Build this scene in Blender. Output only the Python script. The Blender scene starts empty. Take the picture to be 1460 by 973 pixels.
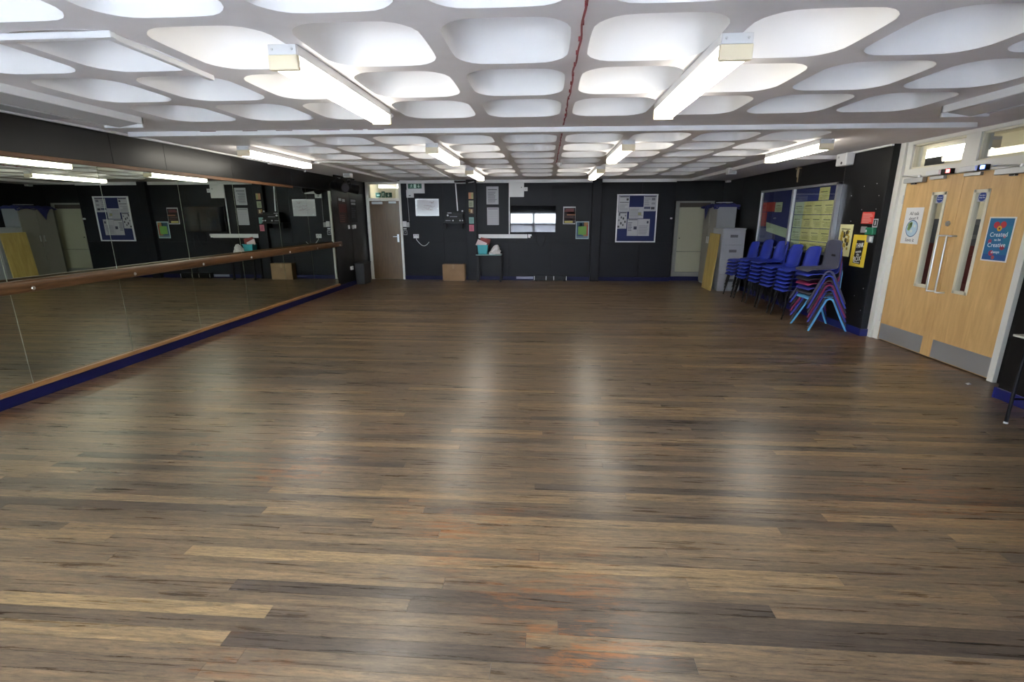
import bpy, bmesh, math, random
from mathutils import Vector, Matrix

# ------------------------------------------------------------------ camera, world, exposure
C = bpy.context.scene
COL = C.collection
R = math.radians
cam_d = bpy.data.cameras.new('camera')
cam_d.sensor_width = 36.0
cam_d.lens = 36.0 * 693.2 / 1460.0
cam_d.clip_start = 0.02
cam = bpy.data.objects.new('camera', cam_d)
COL.objects.link(cam)
cam.location = (0, 0, 1.55)
cam.rotation_euler = (R(90 - 14.39), R(0.065), R(3.90))
C.camera = cam

world = bpy.data.worlds.new('overcast_sky')
C.world = world
world.use_nodes = True
bg = world.node_tree.nodes['Background']
bg.inputs['Color'].default_value = (0.80, 0.89, 1.0, 1)
bg.inputs['Strength'].default_value = 38.0

LAMP = 8.0            # radiance of the fluorescent diffusers
# the glazed band behind the viewpoint lets the sky in: a portal only guides sky sampling
pl_d = bpy.data.lights.new('window_portal', 'AREA')
pl_d.shape = 'RECTANGLE'; pl_d.size = 7.7; pl_d.size_y = 1.3
pl_d.cycles.is_portal = True
pl_o = bpy.data.objects.new('window_portal', pl_d); COL.objects.link(pl_o)
pl_o.location = (-0.25, -1.06, 1.085); pl_o.rotation_euler = (R(90), 0, R(180))

vs = C.view_settings
vs.view_transform = 'Standard'
vs.look = 'None'
vs.gamma = 1.0
vs.use_curve_mapping = False
vs.exposure = 1.0

rnd = random.Random(7)

# ------------------------------------------------------------------ materials
MATS = {}
def mat(name, col, rough=0.5, metal=0.0, emit=None, estr=0.0, spec=0.5, noise=0.0, nscale=12.0, bump=0.0, alpha=None):
    if name in MATS:
        return MATS[name]
    m = bpy.data.materials.new(name)
    m.use_nodes = True
    nt = m.node_tree
    b = nt.nodes['Principled BSDF']
    b.inputs['Base Color'].default_value = (*col, 1)
    b.inputs['Roughness'].default_value = rough
    b.inputs['Metallic'].default_value = metal
    b.inputs['Specular IOR Level'].default_value = spec
    if emit:
        b.inputs['Emission Color'].default_value = (*emit, 1)
        b.inputs['Emission Strength'].default_value = estr
    if noise > 0 or bump > 0:
        tc = nt.nodes.new('ShaderNodeTexCoord')
        n = nt.nodes.new('ShaderNodeTexNoise')
        n.inputs['Scale'].default_value = nscale
        n.inputs['Detail'].default_value = 5
        nt.links.new(tc.outputs['Object'], n.inputs['Vector'])
        if noise > 0:
            mr = nt.nodes.new('ShaderNodeMapRange')
            mr.inputs['From Min'].default_value = 0.3
            mr.inputs['From Max'].default_value = 0.7
            mr.inputs['To Min'].default_value = 1 - noise
            mr.inputs['To Max'].default_value = 1 + noise
            nt.links.new(n.outputs['Fac'], mr.inputs['Value'])
            mx = nt.nodes.new('ShaderNodeVectorMath')
            mx.operation = 'SCALE'
            mx.inputs[0].default_value = col
            nt.links.new(mr.outputs['Result'], mx.inputs['Scale'])
            nt.links.new(mx.outputs['Vector'], b.inputs['Base Color'])
        if bump > 0:
            bp = nt.nodes.new('ShaderNodeBump')
            bp.inputs['Strength'].default_value = bump
            bp.inputs['Distance'].default_value = 0.002
            nt.links.new(n.outputs['Fac'], bp.inputs['Height'])
            nt.links.new(bp.outputs['Normal'], b.inputs['Normal'])
    MATS[name] = m
    return m

def hexc(h):
    h = h.lstrip('#')
    v = [int(h[i:i + 2], 16) / 255 for i in (0, 2, 4)]
    return tuple(((x + 0.055) / 1.055) ** 2.4 if x > 0.04045 else x / 12.92 for x in v)

def ink(h, rough=0.6):
    return mat('ink_' + h.strip('#'), hexc(h), rough)

def wood(name, dark, light, axis='X', scale=1.0, rough=0.4, stretch=14.0):
    if name in MATS:
        return MATS[name]
    m = bpy.data.materials.new(name)
    m.use_nodes = True
    nt = m.node_tree
    L = nt.links.new
    b = nt.nodes['Principled BSDF']
    tc = nt.nodes.new('ShaderNodeTexCoord')
    mp = nt.nodes.new('ShaderNodeMapping')
    s = {'X': (1, stretch, stretch), 'Y': (stretch, 1, stretch), 'Z': (stretch, stretch, 1)}[axis]
    mp.inputs['Scale'].default_value = tuple(v * scale for v in s)
    L(tc.outputs['Object'], mp.inputs['Vector'])
    n = nt.nodes.new('ShaderNodeTexNoise')
    n.inputs['Scale'].default_value = 2.2
    n.inputs['Detail'].default_value = 8
    n.inputs['Roughness'].default_value = 0.62
    n.inputs['Distortion'].default_value = 0.5
    L(mp.outputs['Vector'], n.inputs['Vector'])
    cr = nt.nodes.new('ShaderNodeValToRGB')
    cr.color_ramp.elements[0].position = 0.33
    cr.color_ramp.elements[0].color = (*dark, 1)
    cr.color_ramp.elements[1].position = 0.68
    cr.color_ramp.elements[1].color = (*light, 1)
    L(n.outputs['Fac'], cr.inputs['Fac'])
    L(cr.outputs['Color'], b.inputs['Base Color'])
    b.inputs['Roughness'].default_value = rough
    MATS[name] = m
    return m

def floor_material():
    m = bpy.data.materials.new('worn_hardwood_strip')
    m.use_nodes = True
    nt = m.node_tree
    N = nt.nodes.new
    L = nt.links.new
    b = nt.nodes['Principled BSDF']
    geo = N('ShaderNodeNewGeometry')
    at = N('ShaderNodeAttribute'); at.attribute_name = 'tone'
    sd = N('ShaderNodeAttribute'); sd.attribute_name = 'seed'
    # grain runs along the strips (world x), shifted for every strip
    cmb = N('ShaderNodeCombineXYZ')
    L(sd.outputs['Fac'], cmb.inputs['Z']); L(sd.outputs['Fac'], cmb.inputs['X'])
    add = N('ShaderNodeVectorMath'); add.operation = 'ADD'
    L(geo.outputs['Position'], add.inputs[0]); L(cmb.outputs['Vector'], add.inputs[1])
    def noise(vec, sc, detail, rough, scale3, dist=0.0):
        mp = N('ShaderNodeMapping'); mp.inputs['Scale'].default_value = scale3
        L(vec, mp.inputs['Vector'])
        n = N('ShaderNodeTexNoise')
        n.inputs['Scale'].default_value = sc; n.inputs['Detail'].default_value = detail
        n.inputs['Roughness'].default_value = rough; n.inputs['Distortion'].default_value = dist
        L(mp.outputs['Vector'], n.inputs['Vector'])
        return n.outputs['Fac']
    def ramp(fac, stops):
        r = N('ShaderNodeValToRGB')
        els = r.color_ramp.elements
        while len(els) < len(stops):
            els.new(0.5)
        for e, (p, c) in zip(els, stops):
            e.position = p; e.color = (*c, 1)
        L(fac, r.inputs['Fac'])
        return r.outputs['Color']
    def mix(fac, a, c, mode='MIX'):
        x = N('ShaderNodeMix'); x.data_type = 'RGBA'; x.blend_type = mode
        if isinstance(fac, float): x.inputs[0].default_value = fac
        else: L(fac, x.inputs[0])
        for s, v in ((6, a), (7, c)):
            if isinstance(v, tuple): x.inputs[s].default_value = (*v, 1)
            else: L(v, x.inputs[s])
        return x.outputs[2]
    def math_(op, a, c):
        x = N('ShaderNodeMath'); x.operation = op; x.use_clamp = False
        for i, v in ((0, a), (1, c)):
            if isinstance(v, (int, float)): x.inputs[i].default_value = v
            else: L(v, x.inputs[i])
        return x.outputs[0]
    base = ramp(at.outputs['Fac'], [(0.0, FLOOR_TONES[0]), (0.35, FLOOR_TONES[1]), (0.7, FLOOR_TONES[2]), (1.0, FLOOR_TONES[3])])
    g1 = noise(add.outputs['Vector'], 1.6, 9, 0.68, (1.2, 26, 1), 0.6)
    gcol = ramp(g1, [(0.28, (0.36, 0.34, 0.33)), (0.51, (1, 1, 1)), (0.74, (1.60, 1.50, 1.36))])
    c0 = mix(1.0, base, gcol, 'MULTIPLY')
    # short flecks and pores
    g3 = noise(add.outputs['Vector'], 14.0, 5, 0.8, (1.0, 7, 1), 0.5)
    fcol = ramp(g3, [(0.32, (0.52, 0.51, 0.50)), (0.50, (1, 1, 1)), (0.70, (1.42, 1.38, 1.32))])
    c1 = mix(1.0, c0, fcol, 'MULTIPLY')
    # dark worn mineral streaks
    g2 = noise(add.outputs['Vector'], 2.4, 6, 0.75, (0.9, 9, 1), 0.8)
    st = ramp(g2, [(0.54, (0, 0, 0)), (0.66, (1, 1, 1))])
    c2 = mix(math_('MULTIPLY', st, 0.58), c1, (0.034, 0.027, 0.023))
    # red-orange patches where the old varnish is worn through
    o1 = noise(geo.outputs['Position'], 1.1, 3, 0.5, (0.55, 0.8, 1), 0.3)
    o2 = noise(add.outputs['Vector'], 5.0, 8, 0.75, (0.9, 6, 1), 0.4)
    om = math_('MULTIPLY', ramp(o1, [(0.50, (0, 0, 0)), (0.62, (1, 1, 1))]), ramp(o2, [(0.50, (0, 0, 0)), (0.60, (1, 1, 1))]))
    yz = N('ShaderNodeSeparateXYZ'); L(geo.outputs['Position'], yz.inputs[0])
    nearf = N('ShaderNodeMapRange'); nearf.inputs['From Min'].default_value = 2.2; nearf.inputs['From Max'].default_value = 3.2
    nearf.inputs['To Min'].default_value = 0.85; nearf.inputs['To Max'].default_value = 0.22
    L(yz.outputs[1], nearf.inputs['Value'])
    c3a = mix(math_('MULTIPLY', om, nearf.outputs['Result']), c2, (0.30, 0.10, 0.018))
    # the unworn strip of old red varnish along the side walls
    sx = N('ShaderNodeSeparateXYZ'); L(geo.outputs['Position'], sx.inputs[0])
    en = noise(add.outputs['Vector'], 1.3, 5, 0.7, (1.0, 5, 1), 0.4)
    ex = math_('ADD', math_('ABSOLUTE', sx.outputs[0], 0.0), math_('MULTIPLY', math_('SUBTRACT', en, 0.5), 1.8))
    em = ramp(math_('SUBTRACT', ex, 3.3), [(0.25, (0, 0, 0)), (0.85, (1, 1, 1))])
    c3 = mix(math_('MULTIPLY', em, 0.62), c3a, mix(1.0, c3a, (0.75, 0.42, 0.26), 'MULTIPLY'))
    # pale dusty scuffs
    s1 = noise(geo.outputs['Position'], 1.7, 8, 0.7, (1, 1.6, 1), 0.6)
    sm = ramp(s1, [(0.48, (0, 0, 0)), (0.80, (1, 1, 1))])
    c4 = mix(math_('MULTIPLY', sm, 0.30), c3, (0.19, 0.148, 0.108))
    # fine scratches in several directions
    sc = noise(geo.outputs['Position'], 9.0, 4, 0.9, (6, 1.2, 1), 2.5)
    sm2 = ramp(sc, [(0.66, (0, 0, 0)), (0.74, (1, 1, 1))])
    c5 = mix(math_('MULTIPLY', sm2, 0.22), c4, (0.30, 0.25, 0.20))
    L(c5, b.inputs['Base Color'])
    rr = N('ShaderNodeMapRange')
    rr.inputs['To Min'].default_value = FLOOR_ROUGH[0]; rr.inputs['To Max'].default_value = FLOOR_ROUGH[1]
    L(g1, rr.inputs['Value'])
    L(rr.outputs['Result'], b.inputs['Roughness'])
    b.inputs['Specular IOR Level'].default_value = 0.6
    bp = N('ShaderNodeBump'); bp.inputs['Strength'].default_value = 0.4; bp.inputs['Distance'].default_value = 0.001
    L(g1, bp.inputs['Height']); L(bp.outputs['Normal'], b.inputs['Normal'])
    return m

FLOOR_TONES = [(0.068, 0.050, 0.037), (0.130, 0.091, 0.057), (0.172, 0.118, 0.069), (0.275, 0.185, 0.093)]
FLOOR_ROUGH = (0.19, 0.40)

def glass_mat(name, tint=(1, 1, 1)):
    # clear pane: see-through, mirroring more at grazing angles
    if name in MATS:
        return MATS[name]
    m = bpy.data.materials.new(name)
    m.use_nodes = True
    nt = m.node_tree
    nt.nodes.remove(nt.nodes['Principled BSDF'])
    out = nt.nodes['Material Output']
    tr = nt.nodes.new('ShaderNodeBsdfTransparent'); tr.inputs['Color'].default_value = (*tint, 1)
    gl = nt.nodes.new('ShaderNodeBsdfGlossy'); gl.inputs['Roughness'].default_value = 0.0
    lw = nt.nodes.new('ShaderNodeLayerWeight'); lw.inputs['Blend'].default_value = 0.5
    pw = nt.nodes.new('ShaderNodeMath'); pw.operation = 'POWER'; pw.inputs[1].default_value = 5.0
    nt.links.new(lw.outputs['Facing'], pw.inputs[0])
    fr = nt.nodes.new('ShaderNodeMath'); fr.operation = 'MULTIPLY_ADD'
    nt.links.new(pw.outputs[0], fr.inputs[0]); fr.inputs[1].default_value = 0.95; fr.inputs[2].default_value = 0.05
    mx = nt.nodes.new('ShaderNodeMixShader')
    nt.links.new(fr.outputs[0], mx.inputs[0])
    nt.links.new(tr.outputs[0], mx.inputs[1]); nt.links.new(gl.outputs[0], mx.inputs[2])
    nt.links.new(mx.outputs[0], out.inputs['Surface'])
    MATS[name] = m
    return m

def obscured_glass():
    m = bpy.data.materials.new('obscured_white_glazing')
    m.use_nodes = True
    nt = m.node_tree
    nt.nodes.remove(nt.nodes['Principled BSDF'])
    tl = nt.nodes.new('ShaderNodeBsdfTranslucent'); tl.inputs['Color'].default_value = (0.75, 0.75, 0.78, 1)
    df = nt.nodes.new('ShaderNodeBsdfDiffuse'); df.inputs['Color'].default_value = (0.8, 0.8, 0.8, 1)
    mx = nt.nodes.new('ShaderNodeMixShader'); mx.inputs[0].default_value = 0.35
    nt.links.new(tl.outputs[0], mx.inputs[1]); nt.links.new(df.outputs[0], mx.inputs[2])
    nt.links.new(mx.outputs[0], nt.nodes['Material Output'].inputs['Surface'])
    return m

BLACK = mat('black_painted_board', (0.0055, 0.0055, 0.0062), 0.32, spec=0.32, noise=0.12, nscale=3, bump=0.05)
CHAR = mat('charcoal_painted_board', (0.0078, 0.0082, 0.0115), 0.5, spec=0.2, noise=0.12, nscale=3)
JOINT = mat('dark_joint', (0.004, 0.004, 0.005), 0.8)
NAVY = mat('navy_gloss_paint', (0.008, 0.012, 0.115), 0.35)
CEIL = mat('white_ceiling_paint', (0.70, 0.675, 0.685), 0.75, noise=0.03, nscale=6)
COFF = mat('coffer_white_paint', (0.84, 0.83, 0.83), 0.7)
WHITE = mat('white_gloss_paint', (0.72, 0.71, 0.66), 0.4)
PLAST = mat('white_plastic', (0.72, 0.72, 0.73), 0.4)
GREYP = mat('pale_grey_plastic', (0.45, 0.45, 0.46), 0.45)
CREAM = mat('cream_plastic_cap', (0.84, 0.74, 0.54), 0.45)
DIFF = mat('fluorescent_diffuser', (0.9, 0.9, 0.88), 0.4, emit=(1.0, 0.95, 0.83), estr=LAMP)
STEEL = mat('brushed_steel', (0.62, 0.62, 0.62), 0.3, 1.0)
ALU = mat('anodised_aluminium', (0.60, 0.61, 0.63), 0.35, 0.9)
SATIN = mat('satin_steel_kick_plate', (0.42, 0.43, 0.44), 0.42, 0.6)
BLK = mat('black_plastic', (0.008, 0.008, 0.009), 0.45, spec=0.2)
BLKM = mat('black_metal', (0.007, 0.007, 0.008), 0.45, spec=0.2)
MIRR = mat('mirror_glass', (0.64, 0.69, 0.60), 0.004, 1.0)
MBACK = mat('mirror_bevel_edge', (0.85, 0.87, 0.85), 0.3)
BARRE = wood('barre_varnished_pine', (0.045, 0.019, 0.007), (0.125, 0.058, 0.021), 'Y', 1.2, 0.32)
LEDGE = wood('ledge_pine', (0.20, 0.09, 0.03), (0.36, 0.19, 0.075), 'Y', 1.2, 0.35)
TRIMW = wood('mirror_trim_stained_wood', (0.10, 0.042, 0.016), (0.20, 0.092, 0.036), 'Y', 1.2, 0.4)
DOORW = wood('door_maple_veneer', (0.53, 0.32, 0.125), (0.68, 0.44, 0.185), 'Z', 1.0, 0.38, 7.0)
DOORB = wood('door_brown_veneer', (0.078, 0.042, 0.013), (0.115, 0.064, 0.023), 'Z', 1.2, 0.4, 7.0)
BEAD = mat('pale_glazing_bead', (0.70, 0.66, 0.52), 0.45)
PAPER = mat('white_paper', (0.42, 0.42, 0.45), 0.65)
PINK_ = ink('#c96a7a')
GLASS = glass_mat('clear_glass', (0.95, 0.96, 0.96))
BLUEP = mat('blue_polypropylene', (0.020, 0.040, 0.36), 0.42)
FLOORM = floor_material()

# ------------------------------------------------------------------ mesh helpers
class MB:
    def __init__(self):
        self.v = []; self.f = []; self.mi = []; self.m = []; self.smooth = set()
    def _mi(self, m):
        if m not in self.m: self.m.append(m)
        return self.m.index(m)
    def add(self, vs_, fs, m=None, smooth=False):
        k = len(self.v); i = self._mi(m)
        self.v += [tuple(p) for p in vs_]
        for f in fs:
            if smooth: self.smooth.add(len(self.f))
            self.f.append([k + j for j in f]); self.mi.append(i)
        return self
    def box(self, x0, x1, y0, y1, z0, z1, m=None):
        if x0 > x1: x0, x1 = x1, x0
        if y0 > y1: y0, y1 = y1, y0
        if z0 > z1: z0, z1 = z1, z0
        return self.add([(x0, y0, z0), (x1, y0, z0), (x1, y1, z0), (x0, y1, z0), (x0, y0, z1), (x1, y0, z1), (x1, y1, z1), (x0, y1, z1)],
                 [(0, 3, 2, 1), (4, 5, 6, 7), (0, 1, 5, 4), (1, 2, 6, 5), (2, 3, 7, 6), (3, 0, 4, 7)], m)
    def cyl(self, p0, p1, r0, r1=None, n=12, m=None, caps=True):
        r1 = r0 if r1 is None else r1
        p0 = Vector(p0); p1 = Vector(p1)
        d = (p1 - p0).normalized()
        a = d.orthogonal().normalized(); b = d.cross(a)
        vs_ = []
        for p, r in ((p0, r0), (p1, r1)):
            for i in range(n):
                t = 2 * math.pi * i / n
                vs_.append(p + a * (r * math.cos(t)) + b * (r * math.sin(t)))
        self.add(vs_, [(i, (i + 1) % n, n + (i + 1) % n, n + i) for i in range(n)], m, True)
        if caps:
            self.add(vs_[:n], [tuple(range(n))[::-1]], m)
            self.add(vs_[n:], [tuple(range(n))], m)
        return self
    def tube(self, pts, r, n=8, m=None):
        pts = [Vector(p) for p in pts]
        ref = None; vs_ = []
        for i, p in enumerate(pts):
            d = (pts[min(i + 1, len(pts) - 1)] - pts[max(i - 1, 0)]).normalized()
            if ref is None: ref = d.orthogonal().normalized()
            a = (ref - d * ref.dot(d)).normalized(); ref = a; b = d.cross(a)
            for k in range(n):
                t = 2 * math.pi * k / n
                vs_.append(p + a * (r * math.cos(t)) + b * (r * math.sin(t)))
        fs = []
        for i in range(len(pts) - 1):
            for k in range(n):
                fs.append((i * n + k, i * n + (k + 1) % n, (i + 1) * n + (k + 1) % n, (i + 1) * n + k))
        self.add(vs_, fs, m, True)
        self.add(vs_[:n], [tuple(range(n))[::-1]], m); self.add(vs_[-n:], [tuple(range(n))], m)
        return self
    def quad(self, a, b, c, d, m=None):
        return self.add([a, b, c, d], [(0, 1, 2, 3)], m)
    def w(self, wall, u0, u1, v0, v1, d0, d1, m=None):
        a = wall(u0, v0, d0); b = wall(u1, v1, d1)
        return self.box(a[0], b[0], a[1], b[1], a[2], b[2], m)
    def disc(self, wall, u, v, r, d0, d1, n=16, m=None, squash=1.0):
        a = [wall(u + r * squash * math.cos(2 * math.pi * i / n), v + r * math.sin(2 * math.pi * i / n), d0) for i in range(n)]
        b = [wall(u + r * squash * math.cos(2 * math.pi * i / n), v + r * math.sin(2 * math.pi * i / n), d1) for i in range(n)]
        self.add(a + b, [tuple(range(n)), tuple(range(n, 2 * n))] + [(i, (i + 1) % n, n + (i + 1) % n, n + i) for i in range(n)], m)
        return self

ORG = {}
def obj(name, mb, m=None, parent=None, bevel=0.0, local=False, seg=1):
    bm = bmesh.new()
    off = Vector((0, 0, 0)) if (local or parent is None) else ORG.get(parent.name, Vector((0, 0, 0)))
    vs_ = [bm.verts.new(Vector(p) - off) for p in mb.v]
    for i, f in enumerate(mb.f):
        try:
            fc = bm.faces.new([vs_[j] for j in f])
        except ValueError:
            continue
        fc.material_index = mb.mi[i]; fc.smooth = i in mb.smooth
    if bevel > 0:
        bmesh.ops.remove_doubles(bm, verts=bm.verts, dist=1e-6)
        bmesh.ops.recalc_face_normals(bm, faces=bm.faces)
        es = [e for e in bm.edges if len(e.link_faces) == 2 and e.calc_face_angle(0) > 0.5]
        bmesh.ops.bevel(bm, geom=es, offset=bevel, segments=seg, affect='EDGES', profile=0.5, clamp_overlap=True)
    else:
        bmesh.ops.recalc_face_normals(bm, faces=bm.faces)
    me = bpy.data.meshes.new(name)
    bm.to_mesh(me); bm.free()
    for mm in (mb.m if mb.m else [m]):
        me.materials.append(mm if mm else m)
    o = bpy.data.objects.new(name, me)
    COL.objects.link(o)
    if parent is not None:
        o.parent = parent
        ORG[o.name] = off
    return o

def tag(o, label, cat, group=None):
    o['label'] = label; o['category'] = cat
    if group: o['group'] = group
    return o

def thing(name, label, cat, loc=(0, 0, 0), rotz=0.0, group=None):
    o = bpy.data.objects.new(name, None)
    o.empty_display_size = 0.1
    COL.objects.link(o)
    o.location = loc; o.rotation_euler = (0, 0, rotz)
    ORG[o.name] = Vector(loc)
    return tag(o, label, cat, group)

def struct(name, mb=None, m=None, parent=None, bevel=0.0):
    if mb is None:
        o = bpy.data.objects.new(name, None); COL.objects.link(o)
        if parent: o.parent = parent
    else:
        o = obj(name, mb, m, parent, bevel)
    o['kind'] = 'structure'
    return o

# wall frames: u along the wall, v up, d out of the wall into the room
YB, XL, XR, XD, XN = 12.17, -4.46, 4.20, 4.31, 3.97
ZC = 2.40
back = lambda u, v, d=0.0: (u, YB - d, v)
left = lambda u, v, d=0.0: (XL + d, u, v)
right = lambda u, v, d=0.0: (XR - d, u, v)
rdoor = lambda u, v, d=0.0: (XD - d, u, v)
near = lambda u, v, d=0.0: (XN - d, u, v)
YREAR = -0.9
rear = lambda u, v, d=0.0: (u, YREAR + d, v)
ROT = {id(back): (90, 0, 0), id(right): (90, 0, -90), id(rdoor): (90, 0, -90), id(left): (90, 0, 90)}

def text(name, s, wall, u, v, d, size, m, parent, sx=1.0, tilt=0.0):
    cu = bpy.data.curves.new(name, 'FONT')
    cu.body = s; cu.size = size; cu.align_x = 'CENTER'; cu.align_y = 'CENTER'
    cu.extrude = 0.0004; cu.resolution_u = 3
    cu.materials.append(m)
    o = bpy.data.objects.new(name, cu); COL.objects.link(o)
    p = Vector(wall(u, v, d)) - (ORG.get(parent.name, Vector((0, 0, 0))) if parent else Vector((0, 0, 0)))
    o.location = p
    rx, ry, rz = ROT[id(wall)]
    o.rotation_euler = (Matrix.Rotation(R(rz), 3, 'Z') @ Matrix.Rotation(R(rx), 3, 'X') @ Matrix.Rotation(R(tilt), 3, 'Z')).to_euler()
    bpy.context.view_layer.update()
    me = bpy.data.meshes.new_from_object(o.evaluated_get(bpy.context.evaluated_depsgraph_get()))
    me.name = name
    q = bpy.data.objects.new(name, me); COL.objects.link(q)
    q.location = o.location; q.rotation_euler = o.rotation_euler; q.scale = (sx, 1, 1)
    bpy.data.objects.remove(o); bpy.data.curves.remove(cu)
    q.name = name
    if parent: q.parent = parent
    return q

# ------------------------------------------------------------------ FLOOR
floor = struct('floor', MB().box(-4.6, 4.5, YREAR - 0.1, 12.6, -0.12, -0.006), JOINT)
def floor_boards():
    wd = 0.0675
    boards = []
    y = YREAR
    while y < 12.44:
        x = -4.47 - rnd.random() * 1.2
        while x < 4.32:
            ln = rnd.choice((0.8, 1.2, 1.6, 2.0, 2.4, 2.9)) * rnd.uniform(0.85, 1.15)
            x0, x1 = max(x, -4.47), min(x + ln, 4.32)
            if x1 - x0 > 0.05:
                boards.append((x0, x1, y, y + wd))
            x += ln
        y += wd
    def add(mb, T, S, b):
        x0, x1, y0, y1 = b
        g = 0.0007
        dz = rnd.uniform(-0.0006, 0.0004)
        mb.box(x0 + g, x1 - g, y0 + g, y1 - g, -0.008, dz)
        t = min(1, max(0, rnd.gauss(0.50, 0.20)))
        if rnd.random() < 0.09: t = rnd.uniform(0.80, 1.0)
        if rnd.random() < 0.14: t = rnd.uniform(0.0, 0.2)
        s = rnd.random() * 60
        T += [t] * 8; S += [s] * 8
    def finish(name, mb, T, S):
        me = bpy.data.meshes.new(name)
        me.from_pydata(mb.v, [], mb.f); me.update()
        me.attributes.new('tone', 'FLOAT', 'POINT').data.foreach_set('value', T)
        me.attributes.new('seed', 'FLOAT', 'POINT').data.foreach_set('value', S)
        me.materials.append(FLOORM)
        o = bpy.data.objects.new(name, me); COL.objects.link(o); o.parent = floor
        return o
    seen = sorted([b for b in boards if b[3] > 1.15], key=lambda b: (b[2], b[0]))
    # strips that really show in the frame, nearest rows first
    vis = [b for b in seen if b[1] > -(b[3] * 1.13 + 0.9) and b[0] < b[3] * 1.0 + 0.9][:300]
    vset = set(vis)
    for b in vis:
        mb, T, S = MB(), [], []
        add(mb, T, S, b)
        finish('floor_board', mb, T, S)
    mb, T, S = MB(), [], []
    for b in boards:
        if b not in vset: add(mb, T, S, b)
    finish('floor_boarding', mb, T, S)['kind'] = 'stuff'
floor_boards()

# ------------------------------------------------------------------ WALLS
def board_wall(name, wall, u0, u1, v0, v1, core, m, cuts_u, cuts_v, holes=()):
    """Wall core with its own painted boards, 4 mm open joints between them."""
    st = struct(name, core, JOINT)
    us = [u0] + list(cuts_u) + [u1]; vs_ = [v0] + list(cuts_v) + [v1]
    for a, b in zip(us, us[1:]):
        for c, d in zip(vs_, vs_[1:]):
            cu, cv = (a + b) / 2, (c + d) / 2
            if any(h[0] < cu < h[1] and h[2] < cv < h[3] for h in holes): continue
            p = obj('wall_panel', MB().w(wall, a + 0.002, b - 0.002, c + 0.0015, d - 0.0015, -0.014, 0.0), m, st, bevel=0.0015)
    return st

# back wall: opening for the door on the left, ends at the recess on the right
cb = MB()
cb.box(-3.555, 3.03, YB + 0.012, YB + 0.14, 0, 2.72)
cb.box(-4.6, -3.555, YB + 0.012, YB + 0.14, 2.375, 2.72)
cb.box(-4.6, -4.425, YB + 0.012, YB + 0.14, 0, 2.4)
board_wall('wall_back', back, -3.555, 3.03, 0.0, ZC, cb, CHAR, [-2.52, -1.93, -0.9, 0.12, 1.08, 1.30, 2.25], [0.925])
# recess at the right-hand end of the back wall
rc = MB()
rc.box(3.03, 4.5, 12.41, 12.53, 0, 2.72)
rc.box(3.00, 3.03, YB + 0.005, 12.53, 0, 2.72)
struct('wall_far_right', rc, BLACK)
# left wall
cl = MB().box(XL - 0.2, XL - 0.012, YREAR - 0.1, 12.6, 0, 2.72)
board_wall('wall_left', left, YREAR, YB, 0.0, ZC, cl, BLACK, [0.0, 1.25, 2.5, 3.75, 5.02, 5.75, 7.0, 8.66, 10.26, 11.2], [2.075],
           holes=[(1.2, 10.25, 0, 2.07)])
# right wall: black boarded stretch, door bay, near stretch that stands further into the room
crr = MB()
crr.box(XR + 0.012, XR + 0.3, 6.62, 12.53, 0, 2.72)
crr.box(XR, XR + 0.3, 6.605, 6.62, 0, ZC)
board_wall('wall_right', right, 6.62, 12.41, 0.0, ZC, crr, BLACK, [7.55, 8.78, 10.02, 11.2], [])
struct('wall_front_right', MB().box(XN, XN + 0.5, YREAR - 0.1, 4.30, 0, 2.72), BLACK)
# rear wall with the glazed band
rw = MB()
rw.box(-4.6, 4.5, YREAR - 0.2, YREAR, 0, 0.45)
rw.box(-4.6, 4.5, YREAR - 0.2, YREAR, 1.72, 2.72)
rw.box(-4.6, -4.1, YREAR - 0.2, YREAR, 0.45, 1.72)
rw.box(3.6, 4.5, YREAR - 0.2, YREAR, 0.45, 1.72)
struct('wall_rear', rw, CHAR)
OBSC = obscured_glass()
wx = [-4.1, -2.9, -1.86, -0.63, 0.62, 1.86, 2.9, 3.6]
for i, (a, b) in enumerate(zip(wx, wx[1:])):
    f = MB()
    f.box(a, a + 0.05, YREAR - 0.12, YREAR - 0.02, 0.45, 1.72); f.box(b - 0.05, b, YREAR - 0.12, YREAR - 0.02, 0.45, 1.72)
    f.box(a, b, YREAR - 0.12, YREAR - 0.02, 0.45, 0.50); f.box(a, b, YREAR - 0.12, YREAR - 0.02, 1.67, 1.72)
    w = struct('window_%d' % (i + 1), f, WHITE)
    obj('sill_rail', MB().box(a, b, YREAR - 0.14, YREAR + 0.01, 1.13, 1.22), NAVY, w)
    obj('pane', MB().box(a + 0.05, b - 0.05, YREAR - 0.075, YREAR - 0.071, 1.22, 1.67), GLASS, w)
    obj('obscured_pane', MB().box(a + 0.05, b - 0.05, YREAR - 0.075, YREAR - 0.071, 0.50, 1.13), OBSC, w)
cvv = []
for i in range(145):
    x = 0.67 + 2.88 * i / 144
    y = YREAR - 0.035 + 0.012 * math.sin(i * 0.9)
    cvv += [(x, y, 1.215), (x, y, 1.675)]
cu_m = bpy.data.materials.new('mauve_curtain'); cu_m.use_nodes = True
_nt = cu_m.node_tree; _nt.nodes.remove(_nt.nodes['Principled BSDF'])
_t = _nt.nodes.new('ShaderNodeBsdfTranslucent'); _t.inputs['Color'].default_value = (0.16, 0.13, 0.19, 1)
_d = _nt.nodes.new('ShaderNodeBsdfDiffuse'); _d.inputs['Color'].default_value = (0.32, 0.27, 0.36, 1)
_m = _nt.nodes.new('ShaderNodeMixShader')
_nt.links.new(_t.outputs[0], _m.inputs[1]); _nt.links.new(_d.outputs[0], _m.inputs[2]); _nt.links.new(_m.outputs[0], _nt.nodes['Material Output'].inputs['Surface'])
o = obj('window_curtain', MB().add(cvv, [(2 * i, 2 * i + 2, 2 * i + 3, 2 * i + 1) for i in range(144)], None, True), cu_m, None)
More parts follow.
